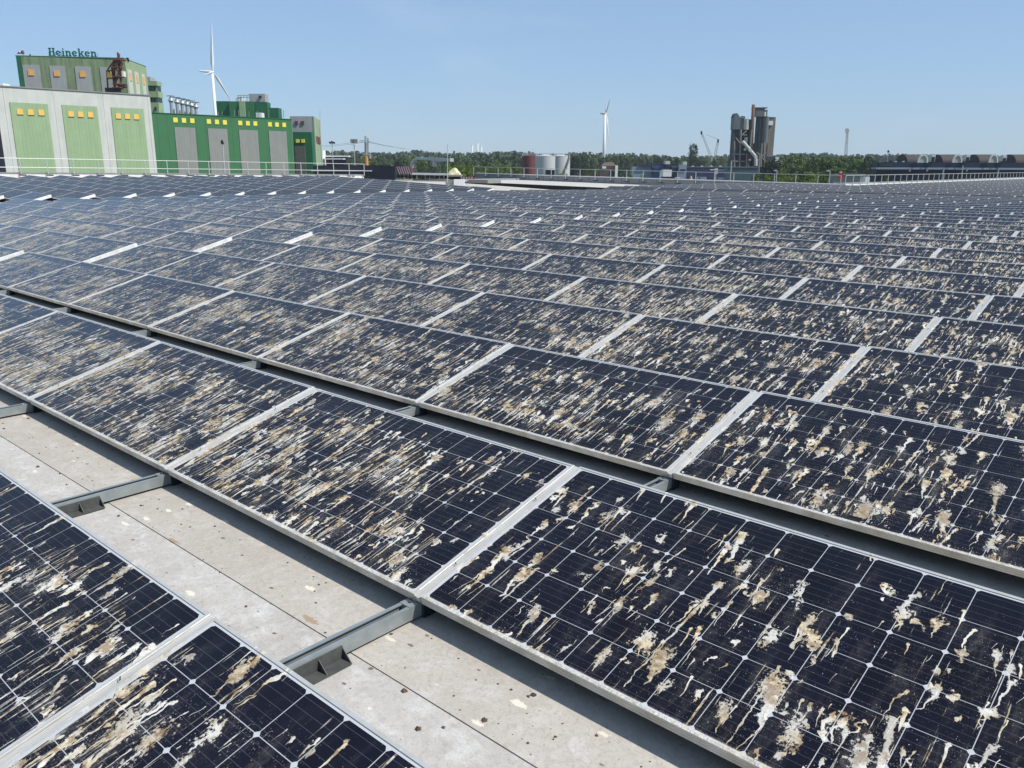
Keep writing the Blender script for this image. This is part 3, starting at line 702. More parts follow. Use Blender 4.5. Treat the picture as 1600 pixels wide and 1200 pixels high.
# --- six flues
for k, (xc, yc) in enumerate(((155, 512), (195, 522), (230, 530), (262, 537), (292, 545), (322, 555))):
    x, y = xy(xc, yc); X = XB-8
    p = atX(x, y, X); t = thing('steel_flue', (X, p[1], 10.3), f'stainless flue with conical cowl, {ORD[k]} from the left on the green hall', 'chimney', 'six flues on the green hall roof')
    h = p[2]; mb = MB(); mb.tube((X, p[1], 8), (X, p[1], h-1.2), .30, n=10); mb.tube((X, p[1], h-1.25), (X, p[1], h-.95), .30, .48, n=10); mb.build('pipe', M_STEEL, t, smooth=False)
    mb = MB(); mb.tube((X, p[1], h-.9), (X, p[1], h-.3), .55, .18, n=10); mb.tube((X, p[1], h-.95), (X, p[1], h-.9), .55, n=10); mb.build('cowl', M_STEEL, t)
    mb = MB(); mb.box((X-.45, p[1]-.6, h-.12), (X+.45, p[1]+.6, h-.02)); mb.tube((X, p[1], h-.3), (X, p[1], h), .06, n=6); mb.build('rain_cap', M_GLASS, t)
    if k < 5:
        mb = MB(); mb.tube((X+.45, p[1]+.25, 8), (X+.45, p[1]+.25, h-2.4), .10, n=6); mb.build('drain_pipe', M_RUST, t)
# --- dark green roof blocks on the hall
def boxes_thing(name, label, cat, items, b, group=None):
    t = thing(name, base(items[0][1][0], b), label, cat, group)
    for (nm, xx, mt_, th, off) in items:
        mb = MB(); cbox(mb, xx[0], xx[1], xx[2], xx[3], b+off, th); mb.build(nm, mt_, t)
    return t
bh = 192.
boxes_thing('roof_plant_room', 'dark green plant room with grey box on top, behind the green hall', 'plant room', [
    ('left_block', (338.6, 359, 158, 185), M_DGREEN, 10, 0), ('middle_block', (358.5, 396, 158.3, 185), M_GREEN, 10, -1),
    ('middle_panel', (374, 383, 158.1, 185), M_LGREEN, .3, -1.35), ('right_block', (394.8, 418, 159.5, 185), M_DGREEN, 10, -.6),
    ('low_block', (418, 435.3, 168.5, 188), M_DGREEN, 8, 0), ('grey_box', (389, 414, 146.5, 159), M_TGREY, 6, 3),
    ('small_vent', (404.5, 408, 149.5, 153), M_DARK, .3, 2.65), ('vent_hood', (370, 378, 152.5, 158), M_WHITE, 3, 1), ('white_unit', (400, 409, 176, 186), M_WHITE, 2, -3.5)], bh)
t = thing('roof_scaffold', base(376, bh), 'small steel walkway frame beside the grey box on the green plant room', 'walkway')
mb = MB()
for x in (369, 372, 376, 381, 386): a = pt(x, 158, bh+1); c = pt(x, 148.5 if x > 371 else 153, bh+1); mb.bar(a, c, .10)
for y in (148.8, 152): mb.bar(pt(371, y+.5, bh+1), pt(389, y, bh+1), .10)
mb.build('frame', M_GREYC, t)
mb = MB()
for x in (341, 347, 366, 373, 380, 389, 402, 404.5, 420, 443): mb.bar(pt(x, 184, bh-8), pt(x, 170+(x % 7), bh-8), .09)
t = thing('roof_rods', base(400, bh), 'thin lightning rods along the edge of the green hall roof', 'lightning rods'); mb.build('rods', M_GREYC, t)
# --- grey and green block at the end of the hall
bb = 186.
t = boxes_thing('end_block', 'grey block with green lower annex at the right end of the green hall', 'building', [
    ('grey_wall', (455, 491, 181.6, None), M_TGREY, 14, 6), ('green_annex', (459, 488, 206.3, None), M_DGREEN, 6, 0), ('grey_panel', (461, 477, 228, None), mat('dark_grey_panel', (.12, .12, .115), .6), .4, -.42)], bb)  # annex takes the darker green: shade on this face put into the colour
for x in (464.8, 473.3):
    mb = MB(); cbox(mb, x-2.6, x+2.6, 217.5, 223, bb-.3, .5); mb.build('yellow_window', M_YEL, t)
for x in (463, 472.5):
    mb = MB(); cbox(mb, x-2.3, x+2.3, 189, 194.5, bb+5.8, .4); mb.build('rust_vent', M_RUST, t)
pA = pt(490.3, 182, bb+6); pA2 = pt(500.5, 186.5, bb+24)
mb = MB(); d_ = (pA2-pA); mb.prism([(pA[0], pA[1], GZ), (pA2[0], pA2[1], GZ), (pA2[0], pA2[1], pA[2]), (pA[0], pA[1], pA[2])], tuple(-RH*.4)); mb.build('pale_green_side', M_TGREEN2, t, fix=True)
mb = MB()
for f_ in (.1, .45):
    q0 = pA+d_*f_; q1 = pA+d_*(f_+.28); mb.prism([(q0[0], q0[1], pA[2]-5.5), (q1[0], q1[1], pA[2]-5.5), (q1[0], q1[1], pA[2]-4), (q0[0], q0[1], pA[2]-4)], tuple(RH*.15))
mb.build('rust_vent', M_RUST, t, fix=True)
# --- tower behind with sign
ZT = 27.0
A = atZ(25, 88, ZT); B_ = atZ(194, 92, ZT); Cc = atZ(227.5, 105, ZT); Dd = A+(Cc-B_)
t = thing('brewery_tower', (A+B_)/2*np.array([1, 1, 0]), 'weathered green tower block rising behind the pale building', 'building')
def poly_box(mb, pts, z0, z1, m=0):
    n = len(pts); vs = [(p[0], p[1], z0) for p in pts]+[(p[0], p[1], z1) for p in pts]
    mb.add(vs, [tuple(range(n))[::-1], tuple(range(n, 2*n))]+[(k, (k+1) % n, n+(k+1) % n, n+k) for k in range(n)], m)
mb = MB(); poly_box(mb, [A, B_, Cc, Dd], GZ, ZT); mb.build('wall', M_TGREEN, t, fix=True)
mb = MB(); poly_box(mb, [A+(-.1, -.1, 0), B_+(.1, -.1, 0), Cc+(.1, .1, 0), Dd+(-.1, .1, 0)], ZT, ZT+.25); mb.build('roof_edge', M_DGREEN, t, fix=True)
nF = np.cross((B_-A)/np.linalg.norm(B_-A), (0, 0, 1)); nF = nF if nF @ FH < 0 else -nF
nS = np.cross((Cc-B_)/np.linalg.norm(Cc-B_), (0, 0, 1)); nS = nS if nS @ RH > 0 else -nS
mb = MB(); poly_box(mb, [B_+nS*.05, Cc+nS*.05, Cc+nS*.15, B_+nS*.15], GZ, ZT-.02); mb.build('side_wall', M_TGREEN2, t, fix=True)
LF, LS = np.linalg.norm(B_-A), np.linalg.norm(Cc-B_); eF, eS = (B_-A)/LF, (Cc-B_)/LS
def onF(x, y):
    r = ray(x, y); k = ((A-CAM) @ nF)/(r @ nF); p = CAM+r*k; return (p-A) @ eF, p[2]
def onS(x, y):
    r = ray(x, y); k = ((B_-CAM) @ nS)/(r @ nS); p = CAM+r*k; return (p-B_) @ eS, p[2]
def face(mb, O, e, nn, s0, s1, z0, z1, o0, o1): 
    q = [O+e*s0+nn*o0, O+e*s1+nn*o0, O+e*s1+nn*o1, O+e*s0+nn*o1]; poly_box(mb, q, z0, z1)
def c1p(x, y): return x/4.286, 30+y/4.286
s1_, _ = onF(35.5, 110); mb = MB(); face(mb, A, eF, nF, 0, s1_, GZ, ZT, .01, .12); mb.build('dark_corner_strip', M_DGREEN, t, fix=True)
for (x0, x1, yt_) in ((150, 262, 305), (330, 434, 311), (500, 606, 316), (668, 762, 320)):
    a0, zt_ = onF(*c1p(x0, yt_)); a1, _ = onF(*c1p(x1, yt_)); mb = MB(); face(mb, A, eF, nF, a0, a1, GZ+12, zt_, .01, .14); mb.build('grey_panel', M_TGREY, t, fix=True)
for (x, y) in ((210, 358), (382, 364), (555, 369), (738, 374)):
    a0, z_ = onF(*c1p(x, y)); mb = MB(); face(mb, A, eF, nF, a0-.66, a0+.66, z_-.66, z_+.66, .15, .3); mb.build('orange_window', mat('orange_window', (.80, .42, .12), .4) if 'orange_window' not in bpy.data.materials else bpy.data.materials['orange_window'], t, fix=True)
for (x0, x1, yt_, wx, wy) in ((846, 873, 333, 866, 386), (892, 918, 348, 912, 401), (942, 962, 365, 955, 412)):
    a0, zt_ = onS(*c1p(x0, yt_)); a1, _ = onS(*c1p(x1, yt_)); mb = MB(); face(mb, B_, eS, nS, a0, a1, 8, zt_, .16, .28); mb.build('white_panel', M_CONC, t, fix=True)
    a0, z_ = onS(*c1p(wx, wy)); mb = MB(); face(mb, B_, eS, nS, a0-.7, a0+.7, z_-1., z_+1., .29, .4); mb.build('orange_window', bpy.data.materials['orange_window'], t, fix=True)
# --- slab letters of the roof sign
def arc(cx, cy, ro, ri, a0, a1, n=14, sx=1.0):
    out = []
    for k in range(n):
        t0, t1 = [math.radians(a0+(a1-a0)*(k+i)/n) for i in (0, 1)]
        out.append([(cx+sx*ro*math.cos(t0), cy+ro*math.sin(t0)), (cx+sx*ro*math.cos(t1), cy+ro*math.sin(t1)), (cx+sx*ri*math.cos(t1), cy+ri*math.sin(t1)), (cx+sx*ri*math.cos(t0), cy+ri*math.sin(t0))])
    return out
def rc(x0, y0, x1, y1): return [(x0, y0), (x1, y0), (x1, y1), (x0, y1)]
GL = {
 'H': (1.12, [rc(.12, 0, .38, 1.4), rc(.74, 0, 1.0, 1.4), rc(.38, .62, .74, .80), rc(0, 0, .50, .16), rc(.62, 0, 1.12, .16), rc(0, 1.24, .50, 1.4), rc(.62, 1.24, 1.12, 1.4)]),
 'e': (.92, arc(.46, .48, .48, .24, 18, 325, 18)+[[(.20, .30), (.92, .58), (.92, .72), (.20, .46)]]),
 'i': (.46, [rc(.10, 0, .36, .95), rc(0, 0, .46, .15), rc(0, .80, .36, .95), [(.23, 1.08), (.40, 1.24), (.23, 1.40), (.06, 1.24)]]),
 'n': (1.02, [rc(.10, 0, .36, .95), rc(.66, 0, .92, .62), rc(0, 0, .46, .15), rc(.56, 0, 1.02, .15), rc(0, .80, .30, .95)]+arc(.62, .60, .36, .10, 0, 165, 10, .84)),
 'k': (1.02, [rc(.10, 0, .36, 1.4), rc(0, 0, .46, .15), rc(0, 1.25, .36, 1.4), [(.36, .34), (.72, .95), (.98, .95), (.50, .28)], [(.42, .55), (.60, .66), (1.0, .0), (.70, .0)], rc(.58, .80, 1.02, .95), rc(.62, 0, 1.06, .15)])}
def sign(label, origin, ex, nrm, height, mat_, name):
    t = thing(name, origin, label, 'sign'); s = height/1.4; x = 0.; ez = np.array([0, 0, 1.])
    for ch in 'Heineken':
        wd, ps = GL[ch]; mb = MB()
        for p in ps: mb.prism([origin+ex*(x+q[0])*s+ez*q[1]*s for q in p], nrm*.25)
        mb.build('letter', mat_, t, fix=True); x += wd+.13
    mb = MB(); mb.bar(origin-nrm*.3-ez*.4, origin+ex*x*s-nrm*.3-ez*.4, .12)
    for k in range(9): q = origin+ex*(x*s*k/8); mb.bar(q-nrm*.3-ez*1.4, q-nrm*.15+ez*height*.5, .09)
    mb.build('support_frame', M_GREYC, t)
totw = sum(GL[c][0]+.13 for c in 'Heineken')-.13
o0, zz0 = onF(74.5, 86.8); o1_, _ = onF(147.3, 86.8); Lw = o1_-o0
so_ = A+eF*o0; so_[2] = zz0+.05; 
s_h = Lw/totw*1.4
sign('teal Heineken lettering facing the camera, standing on the green tower roof', so_+eF*0-nF*1.0, eF*1.01, nF, s_h*1.02, M_TEAL, 'roof_sign')
so2 = A+eF*(onF(200, 92)[0]); so2 = so2-nF*14; so2[2] = zz0-2.15
so2 = atZ(176, 92, ZT+.2); so2 = so2-nF*10; so2[2] = zz0-.7
sign('dark back of a second Heineken sign, seen reversed behind the tower roof edge', so2, -eF, -nF, s_h*1.0, mat('dark_sign_back', (.03, .04, .045), .6), 'roof_sign')
# --- rust-red stair tower
t = thing('stair_tower', B_+nF*1.5+np.array([0, 0, -20]), 'rust red steel stair tower with yellow cage on the green tower corner', 'stair')
bs = float((B_-CAM) @ FH)-4
mb = MB()
for (x0, y0, x1, y1) in ((178, 93, 179.5, 143), (184, 82, 190, 140), (183, 91, 175, 106), (175, 106, 180, 143), (186, 84, 186, 94), (191, 90, 192, 94), (184, 92, 197, 95), (184, 120, 178.5, 132), (189, 97, 189, 138), (178, 93, 190, 95)):
    mb.bar(pt(x0, y0, bs), pt(x1, y1, bs), .38)
for (x0, y0, x1, y1) in ((168, 109, 178, 95), (176, 104, 185, 93), (184, 98, 176, 112), (192, 98, 178, 130)): mb.bar(pt(x0, y0, bs-.6), pt(x1, y1, bs-.6), .26)
mb.build('frame', M_RUST, t)
mb = MB()
for y in (94, 105.5, 120, 132, 137): mb.obox(pt(184.5, y, bs-.5), RH*1.0, FH*1.1, (0, 0, .12)); 
mb.build('landings', M_RUST, t)
mb = MB()
for k in range(4):
    for s in range(6): p0 = pt(180+ (s if k % 2 else 5-s)*1.7, 96+k*11+s*1.6, bs-.2); mb.obox(p0, RH*.2, FH*.5, (0, 0, .06))
mb.build('steps', M_RUST, t)
mb = MB(); cbox(mb, 166.5, 174.5, 109, 110.3, bs-1, 1.6); cbox(mb, 166, 168, 110, 122, bs-1, 1.6, 0); mb.build('cage_frame', M_DGREEN, t)
mb = MB(); a_ = [pt(167, 121, bs-1.2), pt(168, 112, bs-1.2), pt(174, 116, bs-1.2), pt(176, 121.5, bs-1.2)]; mb.prism(a_, tuple(FH*.4)); mb.build('yellow_screen', mat('ochre_screen', (.42, .27, .04), .6), t, fix=True)
mb = MB(); mb.bar(pt(167.5, 122, bs-1), pt(168.5, 137, bs-1), .3); mb.build('leg', M_DARK, t)
mb = MB(); cbox(mb, 190, 193.2, 111, 119.5, bs-.5, 1.2); mb.build('white_box', M_WHITE, t)
mb = MB(); cbox(mb, 164, 185, 137, 143.5, bs-.5, 1.5); cbox(mb, 186, 195, 131, 137, bs-.5, 1.5); mb.build('base_grating', mat('dark_rust', (.07, .028, .025), .8, var=.4, scale=2.), t)
mb = MB(); cbox(mb, 197, 199.5, 90, 96, bs+6, .8); mb.bar(pt(195, 94, bs+6), pt(202, 94, bs+6), .2); mb.build('floodlight', M_DARK, t)
# --- green office behind
bo = float((Cc-CAM) @ FH)+15
t = boxes_thing('office_block', 'stepped green office with dark window bands behind the tower', 'building', [
    ('roof_room', (227.8, 234.5, 120, 128), M_TGREY, 5, 4), ('upper_storey', (228, 245, 126.5, 133.5), M_TGREEN2, 12, 0), ('window_band', (228, 243.8, 133, 143), M_GLASS, 10, 1.2),
    ('middle_storey', (231, 247, 142.5, 152), M_TGREEN2, 12, 0), ('window_band', (234, 246, 151.5, 160.5), M_GLASS, 10, 1.2), ('lower_storey', (234, 248.5, 160, 185), M_TGREEN2, 12, 0)], bo)
mb = MB()
for (ya, yb_) in ((133.5, 142.5), (152, 160)):
    for k in range(6): x = 233.5+k*2.2; cbox(mb, x-.25, x+.25, ya, yb_, bo+.9, .25)
mb.build('window_mullions', M_TGREEN2, t)
mb = MB(); cbox(mb, 241.5, 244, 167, 172, bo-.3, .4); mb.build('window', M_GLASS, t)
# windsock, roof rod
t = thing('windsock', pt(32, 90, 235), 'small red and white windsock at the left end of the tower roof', 'windsock')
for k, (x0, x1) in enumerate(((36.5, 33.8), (33.8, 31), (31, 28.6), (28.6, 26.5))):
    mb = MB(); mb.tube(pt(x0, 81.4+k*.4, 235), pt(x1, 81.8+k*.4, 235), .5-.08*k, .42-.08*k, n=8); mb.build('sock_band', M_RUST if k % 2 == 0 else M_WHITE, t)
mb = MB(); mb.bar(pt(36.7, 89, 235), pt(36.7, 80.5, 235), .12); mb.build('pole', M_GREYC, t)
t = thing('roof_mast', pt(47, 90, 235), 'short dark mast on the tower roof left of the lettering', 'mast'); mb = MB(); mb.bar(pt(47, 89, 235), pt(47, 84.5, 235), .25); mb.build('pole', M_DARK, t)
t = thing('roof_fan', pt(3, 134, 140), 'small white fan unit on the roof edge at the far left', 'fan'); mb = MB(); cbox(mb, -2, 5, 130.2, 134.5, 150, 2); mb.build('housing', M_WHITE, t)

# --- wind turbines
def turbine(label, hub, bdist, ytow, r0, r1, blades, nac, group='tall white wind turbines', L=1.):
    H = pt(*hub, bdist); base_ = pt(ytow[0], ytow[1], bdist)
    t = thing('wind_turbine', (H[0], H[1], GZ), label, 'wind turbine', group)
    px = bdist/F*1.04
    bx = pt(ytow[0], ytow[1], bdist)
    mb = MB(); mb.tube((H[0], H[1], GZ), (H[0], H[1], H[2]-r1*.4), r0, r1, n=16); mb.build('tower', M_WHITE, t, smooth=True)
    na = H-RH*(nac*px)-FH*nac*px*.5; mb = MB(); mb.tube(H-RH*r1*.5+np.array([0, 0, .2]), na+np.array([0, 0, .5]), r1*1.05, r1*.72, n=10); mb.build('nacelle', mat('turbine_grey', (.55, .56, .57), .5) if 'turbine_grey' not in bpy.data.materials else bpy.data.materials['turbine_grey'], t)
    hb = H+RH*r1*1.6
    mb = MB(); mb.tube(H+RH*r1*.2, hb, r1*1.0, r1*.35, n=10); mb.build('hub', M_WHITE, t)
    for (dx, dy, dz) in blades:
        vr = (H-CAM)/np.linalg.norm(H-CAM); v = (RH*dx+np.array([0, 0, 1.])*dy+vr*dz)*px; q = H+RH*r1*.7
        ax = v/np.linalg.norm(v); side = np.cross(ax, FH+RH*.15); side /= np.linalg.norm(side); nn = np.cross(ax, side)
        mb = MB(); ch = np.linalg.norm(v)*.065+.4; prev = None; vs = []; fs = []
        for s, w_ in ((0, .38), (.05, .40), (.2, 1.0), (.45, .72), (.75, .42), (.95, .22), (1., .04)):
            c = q+v*s; vs += [c-side*ch*w_*.35, c+nn*ch*w_*.16, c+side*ch*w_*.65, c-nn*ch*w_*.10]
        for k in range(6):
            for e in range(4): fs.append((4*k+e, 4*k+(e+1) % 4, 4*k+4+(e+1) % 4, 4*k+4+e))
        mb.add(vs, fs); mb.build('blade', M_WHITE, t, smooth=True, fix=True)
turbine('large white wind turbine directly behind the green brewery hall', (331.5, 112.8), 620, (333, 179), 1.55, .85, ((3.5, 67, 15), (26, -44.5, 40), (-13, -4.5, -66)), 15)
turbine('white wind turbine rising from the trees right of the storage tanks', (945.5, 178), 900, (941.6, 250), 1.9, 1.2, ((-.5, 18.6, 8), (5.5, 21, -12), (5.5, -39, 8)), 6.5)
for k, (x, y, yb_, lab) in enumerate(((738, 227.5, 238, 'left'), (746.6, 224, 236, 'middle'), (752.5, 229, 237, 'right'))):
    turbine(f'tiny hazy wind turbine on the horizon, {lab} of the three', (x, y), 3000, (x, yb_), 2.6, 1.8, ((-.5, 5, 0), (3.4, -3.4, 1), (-3.6, -2.2, 1)), 1.2, group='three tiny turbines on the horizon')

# --- lamps and masts
def lamp(label, x, yt_, b, wdt, kind):
    p = pt(x, yt_, b); t = thing('floodlight_mast' if kind else 'street_lamp', (p[0], p[1], GZ), label, 'lamp', None)
    mb = MB(); mb.tube((p[0], p[1], GZ), (p[0], p[1], p[2]), .16, .09, n=8); mb.build('pole', M_RAIL, t)
    px = b/F
    if kind == 1:
        for k in range(3):
            mb = MB(); q = p+RH*(k-1)*wdt*px*.42+np.array([0, 0, .15+.2*(k == 1)]); mb.obox(q, RH*wdt*px*.20+np.array([0, 0, -.1]), FH*.3, (0, 0, .22*b/230)); mb.build('lamp_head', M_DARK, t)
        mb = MB(); mb.bar(p-RH*wdt*px*.5, p+RH*wdt*px*.5, .14); mb.build('cross_arm', M_RAIL, t)
    elif kind == 2:
        for k in range(4):
            mb = MB(); q = p+RH*(k-1.5)*wdt*px*.28+FH*.3*(k % 2); mb.obox(q, RH*wdt*px*.11, FH*.4, (0, 0, .5)); mb.build('lamp_head', M_GREYC, t)
        mb = MB(); mb.obox(p-np.array([0, 0, .9]), RH*wdt*px*.45, FH*.8, (0, 0, .10)); mb.build('cross_arm', M_WHITE, t)
    else:
        q = p+RH*wdt*px; mb = MB(); mb.bar(p, q+np.array([0, 0, .1]), .12); mb.build('arm', M_RAIL, t); mb = MB(); mb.obox(q, RH*abs(wdt)*px*.5, FH*.25, (0, 0, .10)); mb.build('lamp_head', M_RAIL, t)
lamp('black floodlight cluster on a thin pole before the low white halls', 518.8, 224, 230, 7, 1)
lamp('large floodlight mast left of the scaffolded chimney', 553, 220.5, 220, 9.5, 2)
lamp('white lamp post with small head before the green hall facade', 347.5, 224.5, 128, 2.2, 1)
lamp('curved lamp post before the right green trees', 1214, 266.5, 170, -3, 0)
lamp('lamp post with flat head left of the parapet corner', 1297, 267, 150, -3.2, 0)
lamp('thin lamp post before the long dark hall with round roofs', 1505, 257, 200, 2.2, 1)
lamp('slim pole with small lamp before the right wood', 1388, 237.5, 420, 2, 1)
lamp('pale mast in front of the right wood', 1270.5, 241, 400, .8, 1)
t = thing('flag_pole', pt(1142.5, 250, 200), 'thin grey pole left of the cement plant base', 'pole'); mb = MB(); p = pt(1143, 251, 200); mb.bar((p[0], p[1], GZ), p, .16); mb.build('pole', M_RAIL, t)
t = thing('radio_mast', pt(500.5, 200, 190), 'thin whip antenna beside the end of the green hall', 'antenna'); mb = MB(); p = pt(500, 171, 190); q = pt(500, 200, 190); mb.bar((p[0], p[1], GZ), q, .16); mb.bar(q, p, .07); mb.build('pole', M_RAIL, t)
t = thing('whip_antenna', pt(699, 290, 60), 'thin whip antenna behind the roof equipment', 'antenna'); mb = MB(); mb.bar(pt(699, 286, 60), pt(699.3, 225, 60), .035); mb.build('pole', M_RAIL, t)
# scaffolded chimney and power lines
b = 260.; t = thing('scaffolded_chimney', base(572.5, b), 'lattice steel chimney with orange base and side platform among trees', 'chimney')
mb = MB()
for x in (570, 574.6):
    for dz in (0, 1.0): mb.bar(pt(x, 212 if x < 572 else 216, b)+FH*dz, pt(x, 246, b)+FH*dz, .12)
for k in range(10):
    y = 214+k*3.2; mb.bar(pt(570, y, b), pt(574.6, y+3.2, b), .08); mb.bar(pt(574.6, y, b), pt(570, y, b), .08)
for (x0, x1, y) in ((562, 571, 219.5), (564, 570, 222), (573, 580, 221)): mb.bar(pt(x0, y, b), pt(x1, y+.6, b), .12)
mb.build('lattice', M_GREYC, t)
mb = MB(); mb.tube(pt(572.4, 243, b), pt(572.4, 222, b), .28, n=8); mb.build('flue', M_STEEL, t)
mb = MB(); q = pt(572.4, 243, b); mb.tube((q[0], q[1], GZ), q, .62, .55, n=12); mb.build('orange_base', mat('orange_paint', (.62, .30, .07), .6, var=.15), t)
mb = MB(); cbox(mb, 568, 578, 240.5, 242, b-.5, 1.4); cbox(mb, 559, 569, 239.2, 239.8, b-.3, .5); cbox(mb, 577, 579.5, 241.5, 247.5, b-.3, .6); mb.build('platform', M_RAIL, t)
t = thing('power_line', pt(573, 220, 262), 'thin overhead power lines sagging from the lattice chimney to the wood', 'power line')
for (x0, y0, x1, y1, sg) in ((576, 221, 632, 232.5, 1.2), (576, 222.5, 640, 233, 1.6), (570, 220, 500, 228, 1.5), (570, 222, 503, 229.5, 1.5)):
    mb = MB(); pv = None
    for k in range(9):
        f_ = k/8; q = pt(x0+(x1-x0)*f_, y0+(y1-y0)*f_+sg*4*f_*(1-f_)*.6, 262+200*f_)
        if pv is not None: mb.bar(pv, q, .07)
        pv = q
    mb.build('cable', M_DARK, t)
def lattice(label, x, yt_, yb_, b, w0, w1, name='lattice_mast', cat='mast', heads=True, lean=0.):
    t = thing(name, base(x, b), label, cat); mb = MB(); px = b/F; T = pt(x+lean, yt_, b); Bt = pt(x, yb_, b)
    n = 9
    for sx in (-1, 1):
        for sy in (-1, 1): mb.bar(Bt+RH*sx*w0*px/2+FH*sy*w0*px/2, T+RH*sx*w1*px/2+FH*sy*w1*px/2, .13)
    for k in range(n):
        f0, f1 = k/n, (k+1)/n; c0 = Bt+(T-Bt)*f0; c1_ = Bt+(T-Bt)*f1; wa = w0+(w1-w0)*f0; wb = w0+(w1-w0)*f1
        mb.bar(c0-RH*wa*px/2, c1_+RH*wb*px/2, .10); mb.bar(c0+RH*wa*px/2, c1_-RH*wb*px/2, .10)
    mb.build('lattice', M_GREYC, t)
    if heads:
        for (dx, y0, y1) in ((-1.9, yt_-1, yt_+5.5), (0, yt_-1.2, yt_+5.), (1.9, yt_-.5, yt_+5.8), (-.9, yt_+20, yt_+23)):
            mb = MB(); cbox(mb, x+lean+dx-.55, x+lean+dx+.55, y0, y1, b-1, 1.0); mb.build('antenna_panel', M_CONC, t)
    return t
lattice('lattice mobile phone mast with antenna panels right of the cement plant', 1321.2, 201.5, 247, 480, 3.6, 1.8, lean=3.2)
lattice('small distant electricity pylon left of the storage tanks', 783, 237.5, 249, 900, 2.6, 1.0, 'electricity_pylon', 'pylon', heads=False)

# --- roof equipment between the fields
Yq = 46.
def yb3(x, y, Y=Yq): return atY(x, y, Y)
t = thing('gooseneck_duct', yb3(675, 285, 60), 'grey bent ventilation duct on the roof before the trees', 'duct')
mb = MB(); pts_ = [yb3(643.5, 262, 60), yb3(644.5, 255, 60), yb3(648, 249.5, 60), yb3(653, 247.2, 60), yb3(660, 247, 60)]
for a_, b_ in zip(pts_[:-1], pts_[1:]): mb.bar(a_, b_, .28)
mb.build('bent_pipe', M_RAIL, t)
mb = MB(); p0, p1 = yb3(655, 247.6, 60), yb3(706, 249.8, 60); mb.bar(p0, p1, .34, hd=.28); mb.bar(yb3(683, 249.8, 60), yb3(706, 249.8, 60), .5, hd=.32); mb.build('duct', M_RAIL, t)
mb = MB(); mb.bar(yb3(679, 250, 60), yb3(679, 260, 60), .32); mb.build('leg', M_RAIL, t)
M_PINK = mat('pink_white_fabric', (.55, .42, .44), .8); M_MAROON = mat('maroon_fabric', (.10, .03, .045), .8)
t = thing('striped_boards', yb3(630, 277), 'stack of maroon and white striped boards leaning on the roof', 'boards')
k = 0
for k in range(13):
    x0 = 617.5+k*1.72; mb = MB(); a0, a1, a2, a3 = yb3(x0, 260.3), yb3(x0+1.72, 260.3), yb3(x0+1.72+4.6, 272.5), yb3(x0+4.6, 272.5)
    mb.prism([a0, a1, a2, a3], (0, .25+.02*(k % 2), 0)); mb.build('stripe_board', M_PINK if k % 2 else M_MAROON, t, fix=True)
mb = MB()
for x in (622, 628, 634, 640, 645): mb.bar(yb3(x, 272), yb3(x+1, 279), .09)
mb.bar(yb3(620, 275.5), yb3(648, 277), .12); mb.build('trestle', M_DARK, t)
t = thing('steel_trestles', yb3(670, 277), 'row of low steel trestles carrying a white duct across the roof', 'trestles')
mb = MB(); mb.bar(yb3(645, 271.5), yb3(701, 272.5), .22, hd=.16); mb.build('white_duct', M_WHITE, t)
for x in (648, 655, 661, 668, 675, 683, 690, 697):
    mb = MB(); mb.bar(yb3(x-1.2, 273), yb3(x-1.2, 279.5), .09); mb.bar(yb3(x+1.2, 273), yb3(x+1.6, 279.5), .09); mb.bar(yb3(x-1.5, 276), yb3(x+1.5, 276), .07); mb.build('trestle', M_DARK, t)
mb = MB(); mb.bar(yb3(646, 281), yb3(700, 281.5), .18, hd=.10); mb.build('base_beam', M_GALVD, t)
t = thing('covered_heap', yb3(710, 280), 'cream tarpaulin heap on a dark roof hatch', 'tarpaulin')
mb = MB(); c = yb3(710, 272.8); n = 14; px = (c-CAM) @ FH/F
rings = ((10.2, 0.), (8.6, 2.8), (6.2, 5.6), (3.4, 8.6), (1.0, 9.8)); vs = []
for ri, (r, h) in enumerate(rings):
    for k in range(n):
        a_ = 2*math.pi*k/n; rr = r*px*(1+.12*math.sin(3*a_+ri*1.3)); vs.append(c+np.array([rr*math.cos(a_)+ (h*px*.12), rr*math.sin(a_), h*px*(1+.05*math.sin(5*a_))]))
fs = [(ri*n+k, ri*n+(k+1) % n, (ri+1)*n+(k+1) % n, (ri+1)*n+k) for ri in range(4) for k in range(n)]+[tuple(range(4*n, 5*n))]
mb.add(vs, fs); mb.build('tarpaulin', mat('cream_tarpaulin', (.62, .58, .36), .8, var=.15, scale=3.), t)
mb = MB(); cbox(mb, 699.5, 720.5, 273, 275.8, (c-CAM) @ FH-.8, 2.0); mb.build('tray', M_GREYC, t)
mb = MB(); cbox(mb, 702, 718.5, 275.8, 281.5, (c-CAM) @ FH-.6, 1.6); mb.build('hatch_base', M_DARK, t)
t = thing('white_roof_box', yb3(717, 287, 44.2), 'small white block standing on the roof below the cream tarpaulin', 'box')
mb = MB(); p = yb3(717, 288, 43.6); cbox(mb, 709, 725, 280.5, 289, (p-CAM) @ FH, .8); mb.build('box', M_WHITE, t)
mb = MB(); cbox(mb, 696, 709, 281, 289, (p-CAM) @ FH+.1, .8); mb.build('dark_side', M_GREYC, t)
t = thing('striped_barrier', yb3(730, 277, 50), 'red and white striped barrier lying before the grey parapet', 'barrier')
for k in range(10):
    mb = MB(); x0 = 719+k*2.1; mb.prism([yb3(x0, 279.5, 50), yb3(x0+1, 276.5, 50), yb3(x0+3.1, 276.6, 50), yb3(x0+2.1, 279.7, 50)], (0, .2, 0)); mb.build('stripe_board', M_RUST if k % 2 else M_PINK, t, fix=True)
t = thing('grey_roof_ramp', yb3(750, 284, 48), 'low grey ramp leading onto the raised roof', 'ramp')
